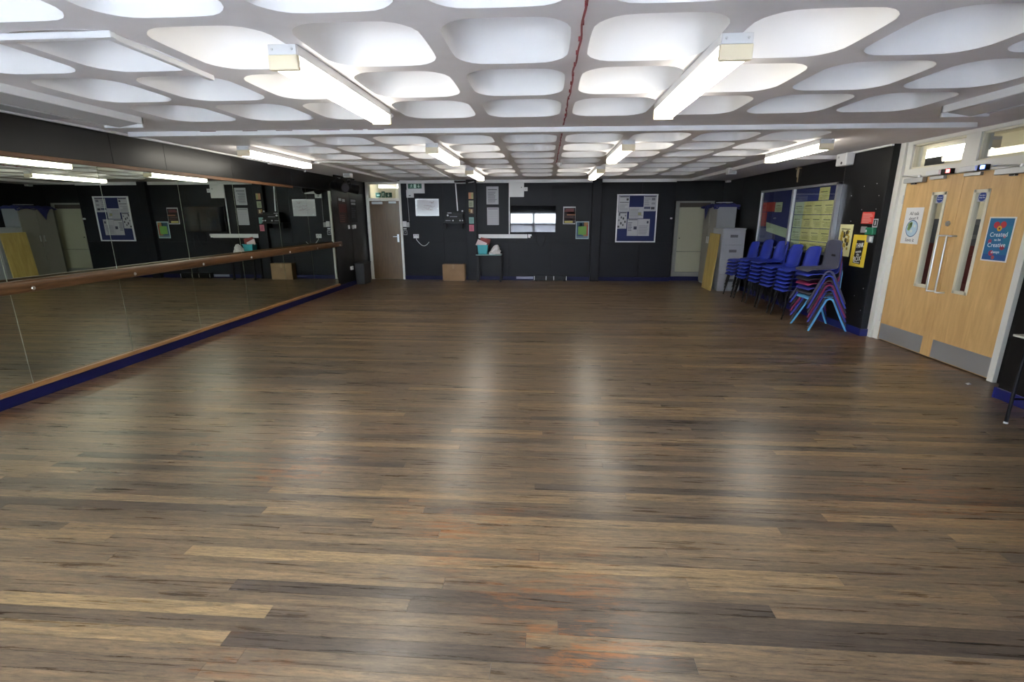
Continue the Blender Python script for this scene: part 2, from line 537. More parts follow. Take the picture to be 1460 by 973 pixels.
tag(o, 'mauve curtain over the rear windows, mirrored in the television', 'curtain')
mo = o.modifiers.new('thickness', 'SOLIDIFY'); mo.thickness = 0.002
struct('ground', MB().box(-30, 30, -30, YREAR - 0.3, -0.3, -0.1), mat('pale_paving', (0.35, 0.35, 0.34), 0.9))

# pillars on the back wall
struct('pillar_1', MB().box(-1.93, -1.685, YB - 0.10, YB, 0, ZC), CHAR, bevel=0.004)
struct('pillar_2', MB().box(1.085, 1.30, YB - 0.12, YB, 0, ZC), CHAR, bevel=0.004)

# skirtings
NAVY2 = mat('worn_navy_paint', (0.006, 0.007, 0.045), 0.5, spec=0.2)  # darker, duller navy for the back, left and recess skirtings
def skirt(name, wall, u0, u1, h=0.095, d=0.018):
    return struct(name, MB().w(wall, u0, u1, 0, h, 0, d), NAVY2 if wall in (back, left) else NAVY, bevel=0.003)
skirt('baseboard_left', left, YREAR, YB, 0.098)
skirt('baseboard_back', back, -3.545, -1.93)
skirt('baseboard_back_middle', back, -1.685, 1.085)
skirt('baseboard_back_right', back, 1.30, 3.03)
skirt('baseboard_right', right, 6.60, 12.2)
struct('trim_15', MB().box(XR - 0.018, XR + 0.10, 6.587, 6.605, 0, 0.095), NAVY)
skirt('baseboard_front_right', near, YREAR, 4.30)
struct('trim_14', MB().box(XN - 0.018, XD, 4.30, 4.318, 0, 0.095), NAVY)
struct('baseboard_far_right', MB().box(3.03, 3.9, 12.31, 12.33, 0, 0.10), NAVY2)
# wall-to-ceiling trims
struct('trim_1', MB().w(left, YREAR, YB, 2.378, ZC, 0, 0.03), PLAST, bevel=0.003)
struct('trim_2', MB().w(back, -3.555, 3.03, 2.325, ZC, 0, 0.025), PLAST, bevel=0.003)
struct('trim_3', MB().w(right, 6.60, 12.4, 2.375, ZC, 0, 0.03), PLAST, bevel=0.003)
struct('trim_4', MB().box(3.03, 3.42, YB - 0.03, YB, 2.345, ZC), PLAST, bevel=0.003)
struct('trim_5', MB().w(back, -0.72, -0.30, 0.035, 0.095, 0.018, 0.021), mat('scuffed_lilac_paint', (0.22, 0.23, 0.34), 0.5))

# ------------------------------------------------------------------ CEILING (waffle slab)
PX = 0.72
XE = [0.154 + PX * k for k in range(-5, 5)]                          # rib centres across the room
YN = [-0.73, 0.045, 0.82, 1.595, 2.37, 3.145, 3.915, 4.70]    # near field
YF = [5.555, 6.26, 7.02, 7.80, 8.60, 9.45, 10.33, 11.25]             # far field
HX, HY = 0.312, 0.342
RC = 0.165
NSEG = 40
def opening(hx, hy, r):
    """Outline of a coffer mouth, slightly bowed sides and big round corners; matched to a walk round the unit square."""
    inn, outd = [], []
    per = NSEG // 4
    for s in range(4):
        for i in range(per):
            t = -1 + 2 * i / per
            q = [(1, t), (-t, 1), (-1, -t), (t, -1)][s]
            outd.append(q)
            # ray from the centre to a rounded rectangle with faintly bowed sides
            dx, dy = q[0] * hx, q[1] * hy
            lo, hi = 0.2, 1.2
            for _ in range(30):
                k = (lo + hi) / 2
                X, Y = abs(dx * k), abs(dy * k)
                ax, ay = X - (hx - r), Y - (hy - r)
                bow = 0.02 * (1 - (X / hx) ** 2) if Y > X else 0.02 * (1 - (Y / hy) ** 2)
                dd = math.hypot(ax, ay) - r if (ax > 0 and ay > 0) else max(ax, ay) - r
                if dd + 0.012 - bow * 0.6 < 0: lo = k
                else: hi = k
            inn.append((dx * k, dy * k))
    return inn, outd
INN, OUTD = opening(HX, HY, RC)
sof = MB()
def cell(x0, x1, y0, y1):
    cx, cy = (x0 + x1) / 2, (y0 + y1) / 2
    hy = min(HY, (y1 - y0) / 2 - 0.035) if (y1 - y0) < 0.74 else (y1 - y0) / 2 - 0.052
    sy = hy / HY
    o = [(cx + q[0] * (x1 - x0) / 2, cy + q[1] * (y1 - y0) / 2, ZC) for q in OUTD]
    i = [(cx + p[0], cy + p[1] * sy, ZC) for p in INN]
    n = NSEG
    sof.add(o + i, [(k, (k + 1) % n, n + (k + 1) % n, n + k) for k in range(n)])
    return cx, cy, sy
cells = []
for ys in (YN, YF):
    for y0, y1 in zip(ys, ys[1:]):
        for x0, x1 in zip(XE, XE[1:]):
            cells.append(cell(x0, x1, y0, y1))
def flat(x0, x1, y0, y1):
    sof.quad((x0, y0, ZC), (x1, y0, ZC), (x1, y1, ZC), (x0, y1, ZC))
flat(-4.62, XE[0], YREAR - 0.15, 12.6)
flat(XE[-1], 4.6, YREAR - 0.15, 12.6)
flat(XE[0], XE[-1], YN[-1], YF[0])
flat(XE[0], XE[-1], YF[-1], 12.6)
ceiling = struct('ceiling', sof, CEIL)
# one moulded coffer, shared by all
rings = [(0.0, 0.0), (0.010, 0.003), (0.10, 0.010), (0.20, 0.018), (0.26, 0.032), (0.285, 0.058), (0.298, 0.10), (0.302, 0.16)]
cv, cf = [], []
for z, ins in rings:
    for p in INN:
        k = 1 - ins / HX
        k2 = 1 - ins / HY
        cv.append((p[0] * k, p[1] * k2, z))
for a in range(len(rings) - 1):
    for k in range(NSEG):
        cf.append((a * NSEG + k, a * NSEG + (k + 1) % NSEG, (a + 1) * NSEG + (k + 1) % NSEG, (a + 1) * NSEG + k))
cf.append(tuple(range((len(rings) - 1) * NSEG, len(rings) * NSEG)))
cm = MB().add(cv, cf, None, True)
c0 = obj('coffer', cm, COFF, ceiling)
for i, (cx, cy, sy) in enumerate(cells):
    o = c0 if i == 0 else c0.copy()
    if i: COL.objects.link(o); o.parent = ceiling
    o.location = (cx, cy, ZC); o.scale = (1, sy, 1)
struct('roof_slab', MB().box(-4.7, 4.7, YREAR - 0.3, 12.7, 2.72, 2.85), CEIL)  # unseen slab added over the coffers to keep sky light from leaking in
# side bulkheads of the far bay
struct('trim_6', MB().box(XE[-1] + 0.31, XR, 7.75, YB - 0.03, 2.345, ZC), CEIL, bevel=0.004)
struct('trim_7', MB().box(XL, XE[0] - 0.16, 7.95, YB - 0.03, 2.36, ZC - 0.0), CEIL, bevel=0.004)

# ------------------------------------------------------------------ DOOR 1 (back wall) and the corridor behind it
d1 = struct('door_1')
fr = MB()
fr.w(back, -4.425, -4.355, 0, 2.375, -0.13, 0.02)
fr.w(back, -3.60, -3.545, 0, 2.375, -0.13, 0.02)
fr.w(back, -4.355, -3.60, 2.315, 2.375, -0.13, 0.02)
fr.w(back, -4.355, -3.60, 1.925, 1.985, -0.13, 0.015)
obj('door_frame', fr, WHITE, d1, bevel=0.004)
leaf = obj('door_leaf', MB().w(back, -4.350, -3.603, 0.012, 1.92, -0.06, -0.012), DOORB, d1, bevel=0.003)
hn = MB()
hn.w(back, -3.70, -3.655, 0.93, 1.12, -0.012, -0.004)
hn.cyl(back(-3.678, 1.065, -0.004), back(-3.678, 1.065, 0.05), 0.009)
hn.cyl(back(-3.678, 1.065, 0.045), back(-3.79, 1.065, 0.045), 0.009)
obj('door_handle', hn, STEEL, leaf)
cl_ = MB().w(back, -4.28, -4.02, 1.845, 1.90, -0.012, 0.04)
cl_.w(back, -3.86, -3.68, 1.86, 1.91, -0.012, 0.03)
cl_.w(back, -4.24, -4.05, 1.915, 1.928, 0.015, 0.045)
obj('door_closer', cl_, SATIN, leaf, bevel=0.004)
obj('transom_pane', MB().w(back, -4.355, -3.60, 1.985, 2.315, -0.07, -0.065), GLASS, d1)
cw = MB()
cw.box(-5.0, -4.9, 12.32, 16.2, -0.05, 2.6); cw.box(-3.0, -2.9, 12.32, 16.2, -0.05, 2.6); cw.box(-5.0, -2.9, 16.2, 16.3, -0.05, 2.6)
struct('corridor_wall', cw, mat('corridor_cream_paint', (0.72, 0.68, 0.50), 0.7))
struct('corridor_ceiling', MB().box(-5.0, -2.9, 12.32, 16.3, 2.6, 2.7), CEIL)
struct('corridor_floor', MB().box(-5.0, -2.9, 12.32, 16.3, -0.1, 0.0), mat('corridor_lino', (0.18, 0.15, 0.12), 0.4))

# ------------------------------------------------------------------ DOOR 2 (double doors on the right) and corridor beyond
d2 = struct('door_2')
fr = MB()
fr.w(rdoor, 6.435, 6.52, 0, 2.40, -0.12, 0.0)
fr.w(rdoor, 6.52, 6.605, 0, 2.40, -0.12, 0.03)
fr.w(rdoor, 4.72, 4.785, 0, 2.40, -0.12, 0.02)
fr.w(rdoor, 4.30, 4.72, 0.0, 2.40, -0.14, -0.02, BLACK)
fr.w(rdoor, 4.785, 6.435, 1.985, 2.085, -0.12, 0.01)
fr.w(rdoor, 4.785, 6.435, 2.362, 2.42, -0.12, 0.01)
fr.w(rdoor, 5.505, 5.685, 2.085, 2.362, -0.12, 0.0)
obj('door_frame', fr, WHITE, d2)
bd = MB()
for a, b in ((5.685, 6.435), (4.785, 5.505)):
    bd.w(rdoor, a, a + 0.022, 2.085, 2.362, -0.075, -0.02); bd.w(rdoor, b - 0.022, b, 2.085, 2.362, -0.075, -0.02)
    bd.w(rdoor, a, b, 2.085, 2.105, -0.075, -0.02); bd.w(rdoor, a, b, 2.342, 2.362, -0.075, -0.02)
obj('glazing_bead', bd, BEAD, d2)
for a, b in ((5.707, 6.413), (4.807, 5.483)):
    obj('transom_pane', MB().w(rdoor, a, b, 2.105, 2.342, -0.055, -0.049), GLASS, d2)
FD = mat('sign_mandatory_blue', (0.01, 0.04, 0.24), 0.4)
def leaf2(a, b, va, vb, bar_y, kick, hinge_y):
    z0, z1, va0, vb0, vz0, vz1 = 0.012, 1.98, va, vb, 0.76, 1.80
    lf = MB()
    lf.w(rdoor, a, va0, z0, z1, -0.05, -0.005); lf.w(rdoor, vb0, b, z0, z1, -0.05, -0.005)
    lf.w(rdoor, va0, vb0, z0, vz0, -0.05, -0.005); lf.w(rdoor, va0, vb0, vz1, z1, -0.05, -0.005)
    o = obj('door_leaf', lf, DOORW, d2)
    bdm = MB()
    t = 0.026
    bdm.w(rdoor, va0 - 0.005, va0 + t, vz0 - 0.005, vz1 + 0.005, -0.055, 0.003); bdm.w(rdoor, vb0 - t, vb0 + 0.005, vz0 - 0.005, vz1 + 0.005, -0.055, 0.003)
    bdm.w(rdoor, va0, vb0, vz0 - 0.005, vz0 + t, -0.055, 0.003); bdm.w(rdoor, va0, vb0, vz1 - t, vz1 + 0.005, -0.055, 0.003)
    obj('vision_bead', bdm, BEAD, o)
    obj('vision_pane', MB().w(rdoor, va0 + t, vb0 - t, vz0 + t, vz1 - t, -0.022, -0.018), GLASS, o)
    k = obj('kick_plate', MB().w(rdoor, kick[0], kick[1], 0.02, 0.218, -0.005, -0.002), SATIN, o)
    h = MB()
    h.tube([rdoor(bar_y - 0.03, 1.343, -0.005), rdoor(bar_y - 0.03, 1.343, 0.05), rdoor(bar_y, 1.343, 0.07), rdoor(bar_y, 1.325, 0.07),
            rdoor(bar_y, 0.76, 0.07), rdoor(bar_y, 0.742, 0.07), rdoor(bar_y - 0.03, 0.742, 0.05), rdoor(bar_y - 0.03, 0.742, -0.005)], 0.0095, 8)
    obj('pull_handle', h, STEEL, o)
    for z in (1.74, 1.02, 0.29):
        hg = MB().cyl(rdoor(hinge_y, z - 0.05, 0.004), rdoor(hinge_y, z + 0.05, 0.004), 0.008)
        obj('hinge', hg, STEEL, o)
    return o
LL = leaf2(5.605, 6.432, 5.785, 5.985, 5.69, (5.70, 6.415), 6.434)
RL = leaf2(4.788, 5.601, 5.255, 5.435, 5.57, (4.805, 5.545), 4.789)
obj('lock_cylinder', MB().disc(rdoor, 5.685, 1.469, 0.028, -0.006, 0.006), STEEL, LL)
def closer(par, y0, y1, ya, yb):
    c = MB().w(rdoor, y0, y1, 1.925, 1.98, -0.005, 0.05)
    c.w(rdoor, (y0 + y1) / 2 - 0.03, (y0 + y1) / 2 + 0.03, 1.905, 1.925, 0.01, 0.045, BLKM)
    o = obj('door_closer', c, SATIN, par, bevel=0.004)
    a = MB().tube([rdoor(ya, 2.015, 0.015), rdoor((ya + yb) / 2 , 2.012, 0.10), rdoor(yb, 1.99, 0.03)], 0.008, 6)
    a.cyl(rdoor(yb, 1.98, 0.03), rdoor(yb, 2.005, 0.03), 0.016)
    obj('closer_arm', a, STEEL, par)
closer(LL, 6.12, 6.42, 6.50, 6.20)
closer(RL, 4.83, 5.20, 5.26, 4.95)
def maglock(a, b, la, lb, col, name):
    m_ = MB().w(rdoor, a, b, 1.985, 2.035, 0.01, 0.075)
    o = obj('magnetic_lock', m_, PLAST, d2, bevel=0.003)
    obj('lock_housing', MB().w(rdoor, la, lb, 1.985, 2.038, 0.01, 0.055), BLK, o, bevel=0.003)
    obj('armature_plate', MB().w(rdoor, a - 0.02, b - 0.01, 1.942, 1.975, -0.005, 0.03), SATIN, o, bevel=0.003)
    led = MB().w(rdoor, la + 0.012, la + 0.055, 1.995, 2.030, 0.055, 0.062)
    obj('status_lamp', led, mat(name, (0.1, 0.1, 0.1), 0.3, emit=col, estr=6.0), o)['label'] = 'lit %s status lamp' % name.split('_')[0]
maglock(5.86, 6.05, 5.725, 5.858, (1.0, 0.08, 0.08), 'red_status_lamp')
maglock(5.40, 5.59, 5.300, 5.398, (0.10, 0.22, 1.0), 'blue_status_lamp')

MAROON = mat('corridor_maroon_paint', (0.10, 0.018, 0.020), 0.6)
cw = MB()
cw.box(6.6, 6.7, 2.5, 9.0, 1.1, 2.75); cw.box(4.45, 6.7, 9.0, 9.1, 0, 2.75); cw.box(4.45, 6.7, 2.4, 2.5, 0, 2.75)
struct('side_corridor_wall', cw, mat('corridor_slate_paint', (0.07, 0.08, 0.10), 0.6))
struct('trim_8', MB().box(6.58, 6.7, 2.5, 9.0, 0, 1.1), MAROON)
struct('trim_13', MB().box(6.56, 6.6, 2.5, 9.0, 1.5, 2.75), mat('corridor_cream_band', (0.70, 0.66, 0.50), 0.6))
struct('side_corridor_ceiling', MB().box(4.4, 6.7, 2.4, 9.1, 2.7, 2.8), mat('corridor_ceiling_paint', (0.75, 0.70, 0.55), 0.7))
struct('side_corridor_floor', MB().box(4.31, 6.7, 2.4, 9.1, -0.1, 0.0), mat('corridor_vinyl', (0.06, 0.055, 0.05), 0.4))
struct('side_corridor_far_wall', MB().box(4.5, 4.6, 6.62, 9.0, 0, 2.75), mat('corridor_cream_band', (0.70, 0.66, 0.50), 0.6))
struct('side_corridor_near_wall', MB().box(4.48, 4.6, 2.5, 4.30, 0, 2.75), BLACK)
struct('trim_9', MB().box(XD + 0.12, 4.6, 4.3, 6.62, 2.40, 2.75), CEIL)

# ------------------------------------------------------------------ MIRRORS, LEDGE, BARRE on the left wall
edges = [1.60, 2.67, 3.74, 4.81, 5.885, 6.96, 8.10, 9.135, 10.24]
nth = ['first', 'second', 'third', 'fourth', 'fifth', 'sixth', 'seventh', 'eighth']
for i, (a, b) in enumerate(zip(edges, edges[1:])):
    o = obj('wall_mirror', MB().w(left, a + 0.004, b - 0.004, 0.14, 2.045 if b < 8.7 else 2.06, -0.011, 0.0), MIRR, None)
    tag(o, 'tall frameless wall mirror, %s panel counting from the brown door' % nth[7 - i], 'mirror', 'dance mirrors along the wall')
struct('trim_10', MB().w(left, 1.58, 10.245, 0.12, 2.05, -0.0118, -0.0112), MBACK)
o = obj('mirror_ledge', MB().w(left, 1.55, 10.25, 0.100, 0.142, 0.0, 0.035), LEDGE, None, bevel=0.004)
tag(o, 'narrow varnished pine ledge running under the wall mirrors', 'ledge')
o = obj('mirror_top_rail', MB().w(left, 1.55, 8.65, 2.035, 2.075, 0.0, 0.022), TRIMW, None, bevel=0.003)
tag(o, 'dark stained wooden rail along the top of the wall mirrors', 'rail')

barre = thing('ballet_barre', 'long varnished wooden ballet barre bolted across the wall mirrors', 'barre', (XL + 0.10, 5.0, 0.985))
prof = []
for i in range(16):
    t = 2 * math.pi * i / 16
    cx_, cz_ = math.cos(t), math.sin(t)
    prof.append((0.026 * math.copysign(abs(cx_) ** 0.7, cx_), 0.054 * math.copysign(abs(cz_) ** 0.7, cz_)))
bv, bf = [], []
by = [1.3, 2.0, 4.0, 7.0, 10.30]
for y in by:
    for p in prof: bv.append((XL + 0.10 + p[0], y, 0.985 + p[1]))
for a in range(len(by) - 1):
    for k in range(16): bf.append((a * 16 + k, a * 16 + (k + 1) % 16, (a + 1) * 16 + (k + 1) % 16, (a + 1) * 16 + k))
mb = MB().add(bv, bf, None, True)
mb.add(bv[:16], [tuple(range(16))]); mb.add(bv[-16:], [tuple(range(16))])
obj('rail', mb, BARRE, barre)
for y in (1.75, 2.78, 3.826, 4.882, 5.949, 6.989, 8.107, 9.13, 10.177):
    b = MB().cyl(left(y, 0.975, 0.0), left(y, 0.975, 0.08), 0.016, n=10)
    b.cyl(left(y, 0.975, -0.0), left(y, 0.975, 0.006), 0.032, n=14)
    b.cyl(left(y, 0.965, 0.118), left(y, 0.965, 0.131), 0.021, 0.014, n=12)
    obj('bracket', b, STEEL, barre)

# ------------------------------------------------------------------ CEILING LIGHTS
def batten(cx, y0, y1, label):
    t = thing('ceiling_light', label, 'ceiling light', (cx, (y0 + y1) / 2, ZC), 0, 'fluorescent ceiling battens')
    w = 0.075
    obj('housing', MB().box(cx - w - 0.002, cx + w + 0.002, y0 + 0.01, y1 - 0.01, ZC - 0.050, ZC), PLAST, t, bevel=0.003)
    pf = [(-w + 0.003, -0.050), (-w + 0.006, -0.105), (-w + 0.02, -0.116), (w - 0.02, -0.116), (w - 0.006, -0.105), (w - 0.003, -0.050)]
    d = MB()
    n = len(pf)
    vv = [(cx + p[0], y, ZC + p[1]) for y in (y0 + 0.03, y1 - 0.012) for p in pf]
    d.add(vv, [(k, (k + 1) % n, n + (k + 1) % n, n + k) for k in range(n)] + [tuple(range(n))[::-1], tuple(range(n, 2 * n))])
    obj('diffuser', d, DIFF, t)
    for ya, yb in ((y0, y0 + 0.03), (y1 - 0.012, y1)):
        obj('end_cap', MB().box(cx - w - 0.002, cx + w + 0.002, ya, yb, ZC - 0.120, ZC - 0.050), CREAM, t, bevel=0.003)
        e = obj('end_plate', MB().box(cx - w + 0.001, cx + w - 0.001, ya + 0.002, yb, ZC - 0.049, ZC - 0.002), PLAST, t, bevel=0.002)
        sc = MB()
        for dx in (-0.052, 0.052):
            yy = ya if ya == y0 else yb
            s = -1 if ya == y0 else 1
            sc.cyl((cx + dx, yy + 0.002, ZC - 0.024), (cx + dx, yy + s * 0.002, ZC - 0.024), 0.006, n=8)
        obj('screw', sc, STEEL, e)
    return t
batten(-1.355, 2.675, 4.225, 'large fluorescent batten before the ceiling trunking, mirror side of the red cable')
batten(0.900, 2.675, 4.190, 'large fluorescent batten before the ceiling trunking, double door side of the red cable')
batten(-1.375, 6.11, 7.63, 'middle fluorescent batten of the row on the mirror side of the red cable')
batten(0.930, 6.04, 7.515, 'middle white fluorescent batten of the row on the double door side of the red cable')
batten(-1.395, 9.17, 10.76, 'small far white fluorescent batten on the mirror side, next to the back wall')
batten(0.945, 9.10, 10.76, 'small far white fluorescent batten on the double door side, next to the back wall')
batten(-3.76, 6.17, 7.85, 'white fluorescent batten running close above the black strip over the mirrors')
batten(3.17, 6.13, 7.59, 'white fluorescent batten running close to the black wall above the noticeboard')
def lit_box(name, label, x0, x1, y0, y1, z0, z1):
    t = thing(name, label, 'ceiling light', ((x0 + x1) / 2, (y0 + y1) / 2, z1))
    obj('housing', MB().box(x0, x1, y0, y1, z1 - 0.035, z1), PLAST, t)
    obj('diffuser', MB().box(x0, x1, y0 + 0.04, y1 - 0.04, z0, z1 - 0.036), DIFF, t, bevel=0.01)
    obj('end_cap', MB().box(x0 - 0.002, x1 + 0.002, y0, y0 + 0.038, z0 - 0.002, z1 - 0.036), CREAM, t)
    return t
t = lit_box('corridor_light', 'fluorescent light seen through the pane above the brown door', -4.68, -4.16, 13.9, 14.1, 2.32, 2.47)
struct('trim_11', MB().box(-4.45, -4.40, 13.98, 14.02, 2.47, 2.6), PLAST)
lit_box('corridor_light', 'fluorescent light with cream end seen through the panes above the double doors', 4.83, 5.0, 6.10, 8.6, 2.285, 2.40)
struct('trim_12', MB().box(4.88, 4.95, 6.2, 8.5, 2.40, 2.70), CEIL)

# ------------------------------------------------------------------ CEILING FITTINGS
tr = thing('cable_trunking', 'long white cable trunking crossing the whole ceiling beam', 'trunking', (0, 5.18, ZC))
mb = MB()
mb.add([(-4.33, 5.12, ZC), (4.02, 5.20, ZC), (4.02, 5.28, ZC), (-4.33, 5.20, ZC), (-4.33, 5.12, ZC - 0.045), (4.02, 5.20, ZC - 0.045), (4.02, 5.28, ZC - 0.045), (-4.33, 5.20, ZC - 0.045)],
       [(0, 1, 2, 3), (4, 5, 6, 7), (0, 1, 5, 4), (1, 2, 6, 5), (2, 3, 7, 6), (3, 0, 4, 7)])
obj('trunking', mb, PLAST, tr)
pp = MB()
for x in (-3.55, -3.1, -2.75, -2.3, -1.95, -1.8):
    y = 5.12 + (x + 4.33) * 0.0096
    pp.box(x, x + rnd.uniform(0.05, 0.22), y - 0.003, y + 0.001, ZC - 0.007, ZC - 0.001)
o = obj('peeling_paint', pp, mat('old_red_brown_paint', (0.12, 0.055, 0.045), 0.7), tr)
o['label'] = 'red brown peeling paint flakes'; o['kind'] = 'stuff'

RED = mat('red_cable_sheath', (0.20, 0.022, 0.03), 0.5)
tc = thing('fire_alarm_cable', 'thin red cable clipped in a line down the middle of the ceiling', 'cable', (0.155, 4.0, ZC))
pts = []
y = -0.85
while y < 8.45:
    pts.append((0.152 + 0.004 * math.sin(y * 7.3) + 0.003 * math.sin(y * 17), y, ZC - 0.010 - 0.003 * math.sin(y * 11)))
    y += 0.06
pts = [p for p in pts if not 5.08 < p[1] < 5.30]
a_ = [p for p in pts if p[1] <= 5.08]; b_ = [p for p in pts if p[1] >= 5.30]
mb = MB().tube(a_, 0.0055, 6).tube(b_, 0.0055, 6)
obj('cable', mb, RED, tc)
y = -0.8; first = None
while y < 8.4:
    if not 5.05 < y < 5.33:
        if first is None:
            first = obj('clip', MB().box(-0.009, 0.004, -0.005, 0.005, -0.019, 0.0), RED, tc, local=True)
            o = first
        else:
            o = first.copy(); COL.objects.link(o)
        o.location = (-0.003, y - 4.0, 0)
    y += 0.205
sd = thing('smoke_detector', 'round white smoke detector at the end of the red ceiling cable', 'detector', (0.197, 8.48, ZC))
mb = MB().cyl((0.197, 8.48, ZC), (0.197, 8.48, ZC - 0.02), 0.055, n=20)
obj('base', mb, PLAST, sd)
obj('sensor_head', MB().cyl((0.197, 8.48, ZC - 0.02), (0.197, 8.48, ZC - 0.05), 0.045, 0.03, n=20), PLAST, sd)
# conduits
def conduit(label, pts, r=0.011, n=6):
    t = obj('cable_conduit', MB().tube(pts, r, n), PLAST, None)
    return tag(t, label, 'conduit')
zc = ZC - 0.011
mb = MB().box(-4.3, -2.06, 2.44, 2.475, ZC - 0.03, ZC)
o = obj('cable_conduit', mb, PLAST, None, bevel=0.003); tag(o, 'square white conduit crossing a coffer above the ceiling heater on the mirror side', 'conduit')
mb = MB().box(-2.105, -2.07, 2.476, 3.20, ZC - 0.03, ZC)
o = obj('cable_conduit', mb, PLAST, None, bevel=0.003); tag(o, 'short square white conduit between two coffers, meeting the one that crosses a coffer', 'conduit')
conduit('thin white conduit crossing from the batten over the mirrors', [(-3.70, 7.94, zc), (-2.11, 8.06, zc)], 0.009)
conduit('thin white conduit running to the back wall between the far coffers', [(-2.04, 8.62, zc), (-2.12, 10.4, zc), (-2.2, 12.1, zc)], 0.012)

def heater(name, label, xa, xb, y0, y1, inner):
    """Long ceiling heater: a white tray with sloping inner faces and a dark slot."""
    t = thing(name, label, 'ceiling heater', ((xa + xb) / 2, (y0 + y1) / 2, ZC))
    z1, z0 = ZC, ZC - 0.085
    m_ = MB()
    xi = xb if inner > 0 else xa
    xo = xa if inner > 0 else xb
    sgn = -1 if inner > 0 else 1
    xs = xi + sgn * 0.36
    m_.box(min(xi, xs), max(xi, xs), y1 - 0.015, y1, z0, z1)
    m_.box(min(xi, xs), max(xi, xs), y0, y0 + 0.015, z0, z1)
    m_.box(min(xi, xi + sgn * 0.02), max(xi, xi + sgn * 0.02), y0, y1, z0 + 0.03, z1)
    m_.box(min(xs, xs - sgn * 0.02), max(xs, xs - sgn * 0.02), y0, y1, z0 + 0.02, z1)
    obj('tray', m_, PLAST, t)
    s = MB()
    s.add([(xi, y0 + 0.016, z0 + 0.055), (xi, y1 - 0.016, z0 + 0.055), (xi + sgn * 0.05, y1 - 0.016, z0 + 0.030), (xi + sgn * 0.05, y0 + 0.016, z0 + 0.030),
           (xi + sgn * 0.22, y1 - 0.016, z0 + 0.002), (xi + sgn * 0.22, y0 + 0.016, z0 + 0.002)], [(0, 1, 2, 3), (3, 2, 4, 5)])
    obj('reflector', s, GREYP, t)
    obj('slot', MB().box(min(xi + sgn * 0.22, xs), max(xi + sgn * 0.22, xs), y0 + 0.016, y1 - 0.016, z0 + 0.03, z0 + 0.04), mat('heater_slot_grey', (0.2, 0.19, 0.185), 0.5), t)
    obj('cover_panel', MB().box(min(xs, xo), max(xs, xo), y0, y1 - 0.03, z1 - 0.012, z1), GREYP, t)
    return t
heater('ceiling_heater', 'long white ceiling heater tray above the wall mirrors', -4.40, -3.575, 0.6, 4.42, 1)
heater('ceiling_heater', 'long white ceiling heater tray above the double doors', 3.14, 3.90, 0.6, 4.45, -1)

def ceil_box(name, label, x, y, w=0.15, d=0.12, h=0.115):
    t = thing(name, label, 'alarm', (x, y, ZC))
    obj('body', MB().box(x - w / 2, x + w / 2, y - d / 2, y + d / 2, ZC - h, ZC), PLAST, t, bevel=0.006)
    obj('mounting_plate', MB().box(x - w / 2 + 0.02, x + w / 2 - 0.02, y - d / 2 - 0.004, y - d / 2 + 0.002, ZC - h + 0.02, ZC - 0.02), GREYP, t)
ceil_box('alarm_sounder', 'white square box hanging from the ceiling beside the stage lights', -3.86, 9.72)
ceil_box('alarm_sounder', 'white square box hanging from the ceiling near the blue-topped cabinet', 3.36, 9.62)
t = thing('motion_sensor', 'tiny white motion sensor high on the black wall over the filing cabinet', 'sensor', (XR, 12.0, 2.33))
obj('body', MB().w(right, 11.96, 12.10, 2.30, 2.40, 0.0, 0.09), PLAST, t, bevel=0.006)
obj('lens', MB().w(right, 11.99, 12.07, 2.315, 2.345, 0.09, 0.095), GREYP, t)

# ------------------------------------------------------------------ WALL SHEETS helper
def sheet(name, label, cat, wall, u0, u1, v0, v1, base, prints=(), d=0.001, th=0.003, border=None, group=None):
    """Flat sheet on a wall with printed shapes (u, v fractions of the sheet). Right-hand walls read towards -u."""
    flip = wall in (right, rdoor)
    o = obj(name, MB().w(wall, u0, u1, v0, v1, d, d + th), base, None)
    tag(o, label, cat, group)
    W, H = u1 - u0, v1 - v0
    if prints:
        mb = MB()
        for k, (a, b, c, e, m) in enumerate(prints):
            if flip: a, b = 1 - b, 1 - a
            dd = d + th + 0.0003 + 0.0002 * (k % 3)
            mb.w(wall, u0 + a * W, u0 + b * W, v0 + c * H, v0 + e * H, d + th, dd, m)
        obj('print', mb, ink('#333333'), o)
    return o
def lines(a, b, c, e, n, m, seed=1, hh=0.5):
    r = random.Random(seed); out = []
    st = (e - c) / n
    for i in range(n):
        y = c + i * st
        out.append((a, a + (b - a) * r.uniform(0.6, 1.0), y, y + st * hh, m))
    return out
G5 = ink('#6a6a72'); G3 = ink('#3a3a40'); G7 = ink('#8b8b92')

# ------------------------------------------------------------------ BACK WALL OBJECTS (left to right)
FW = back
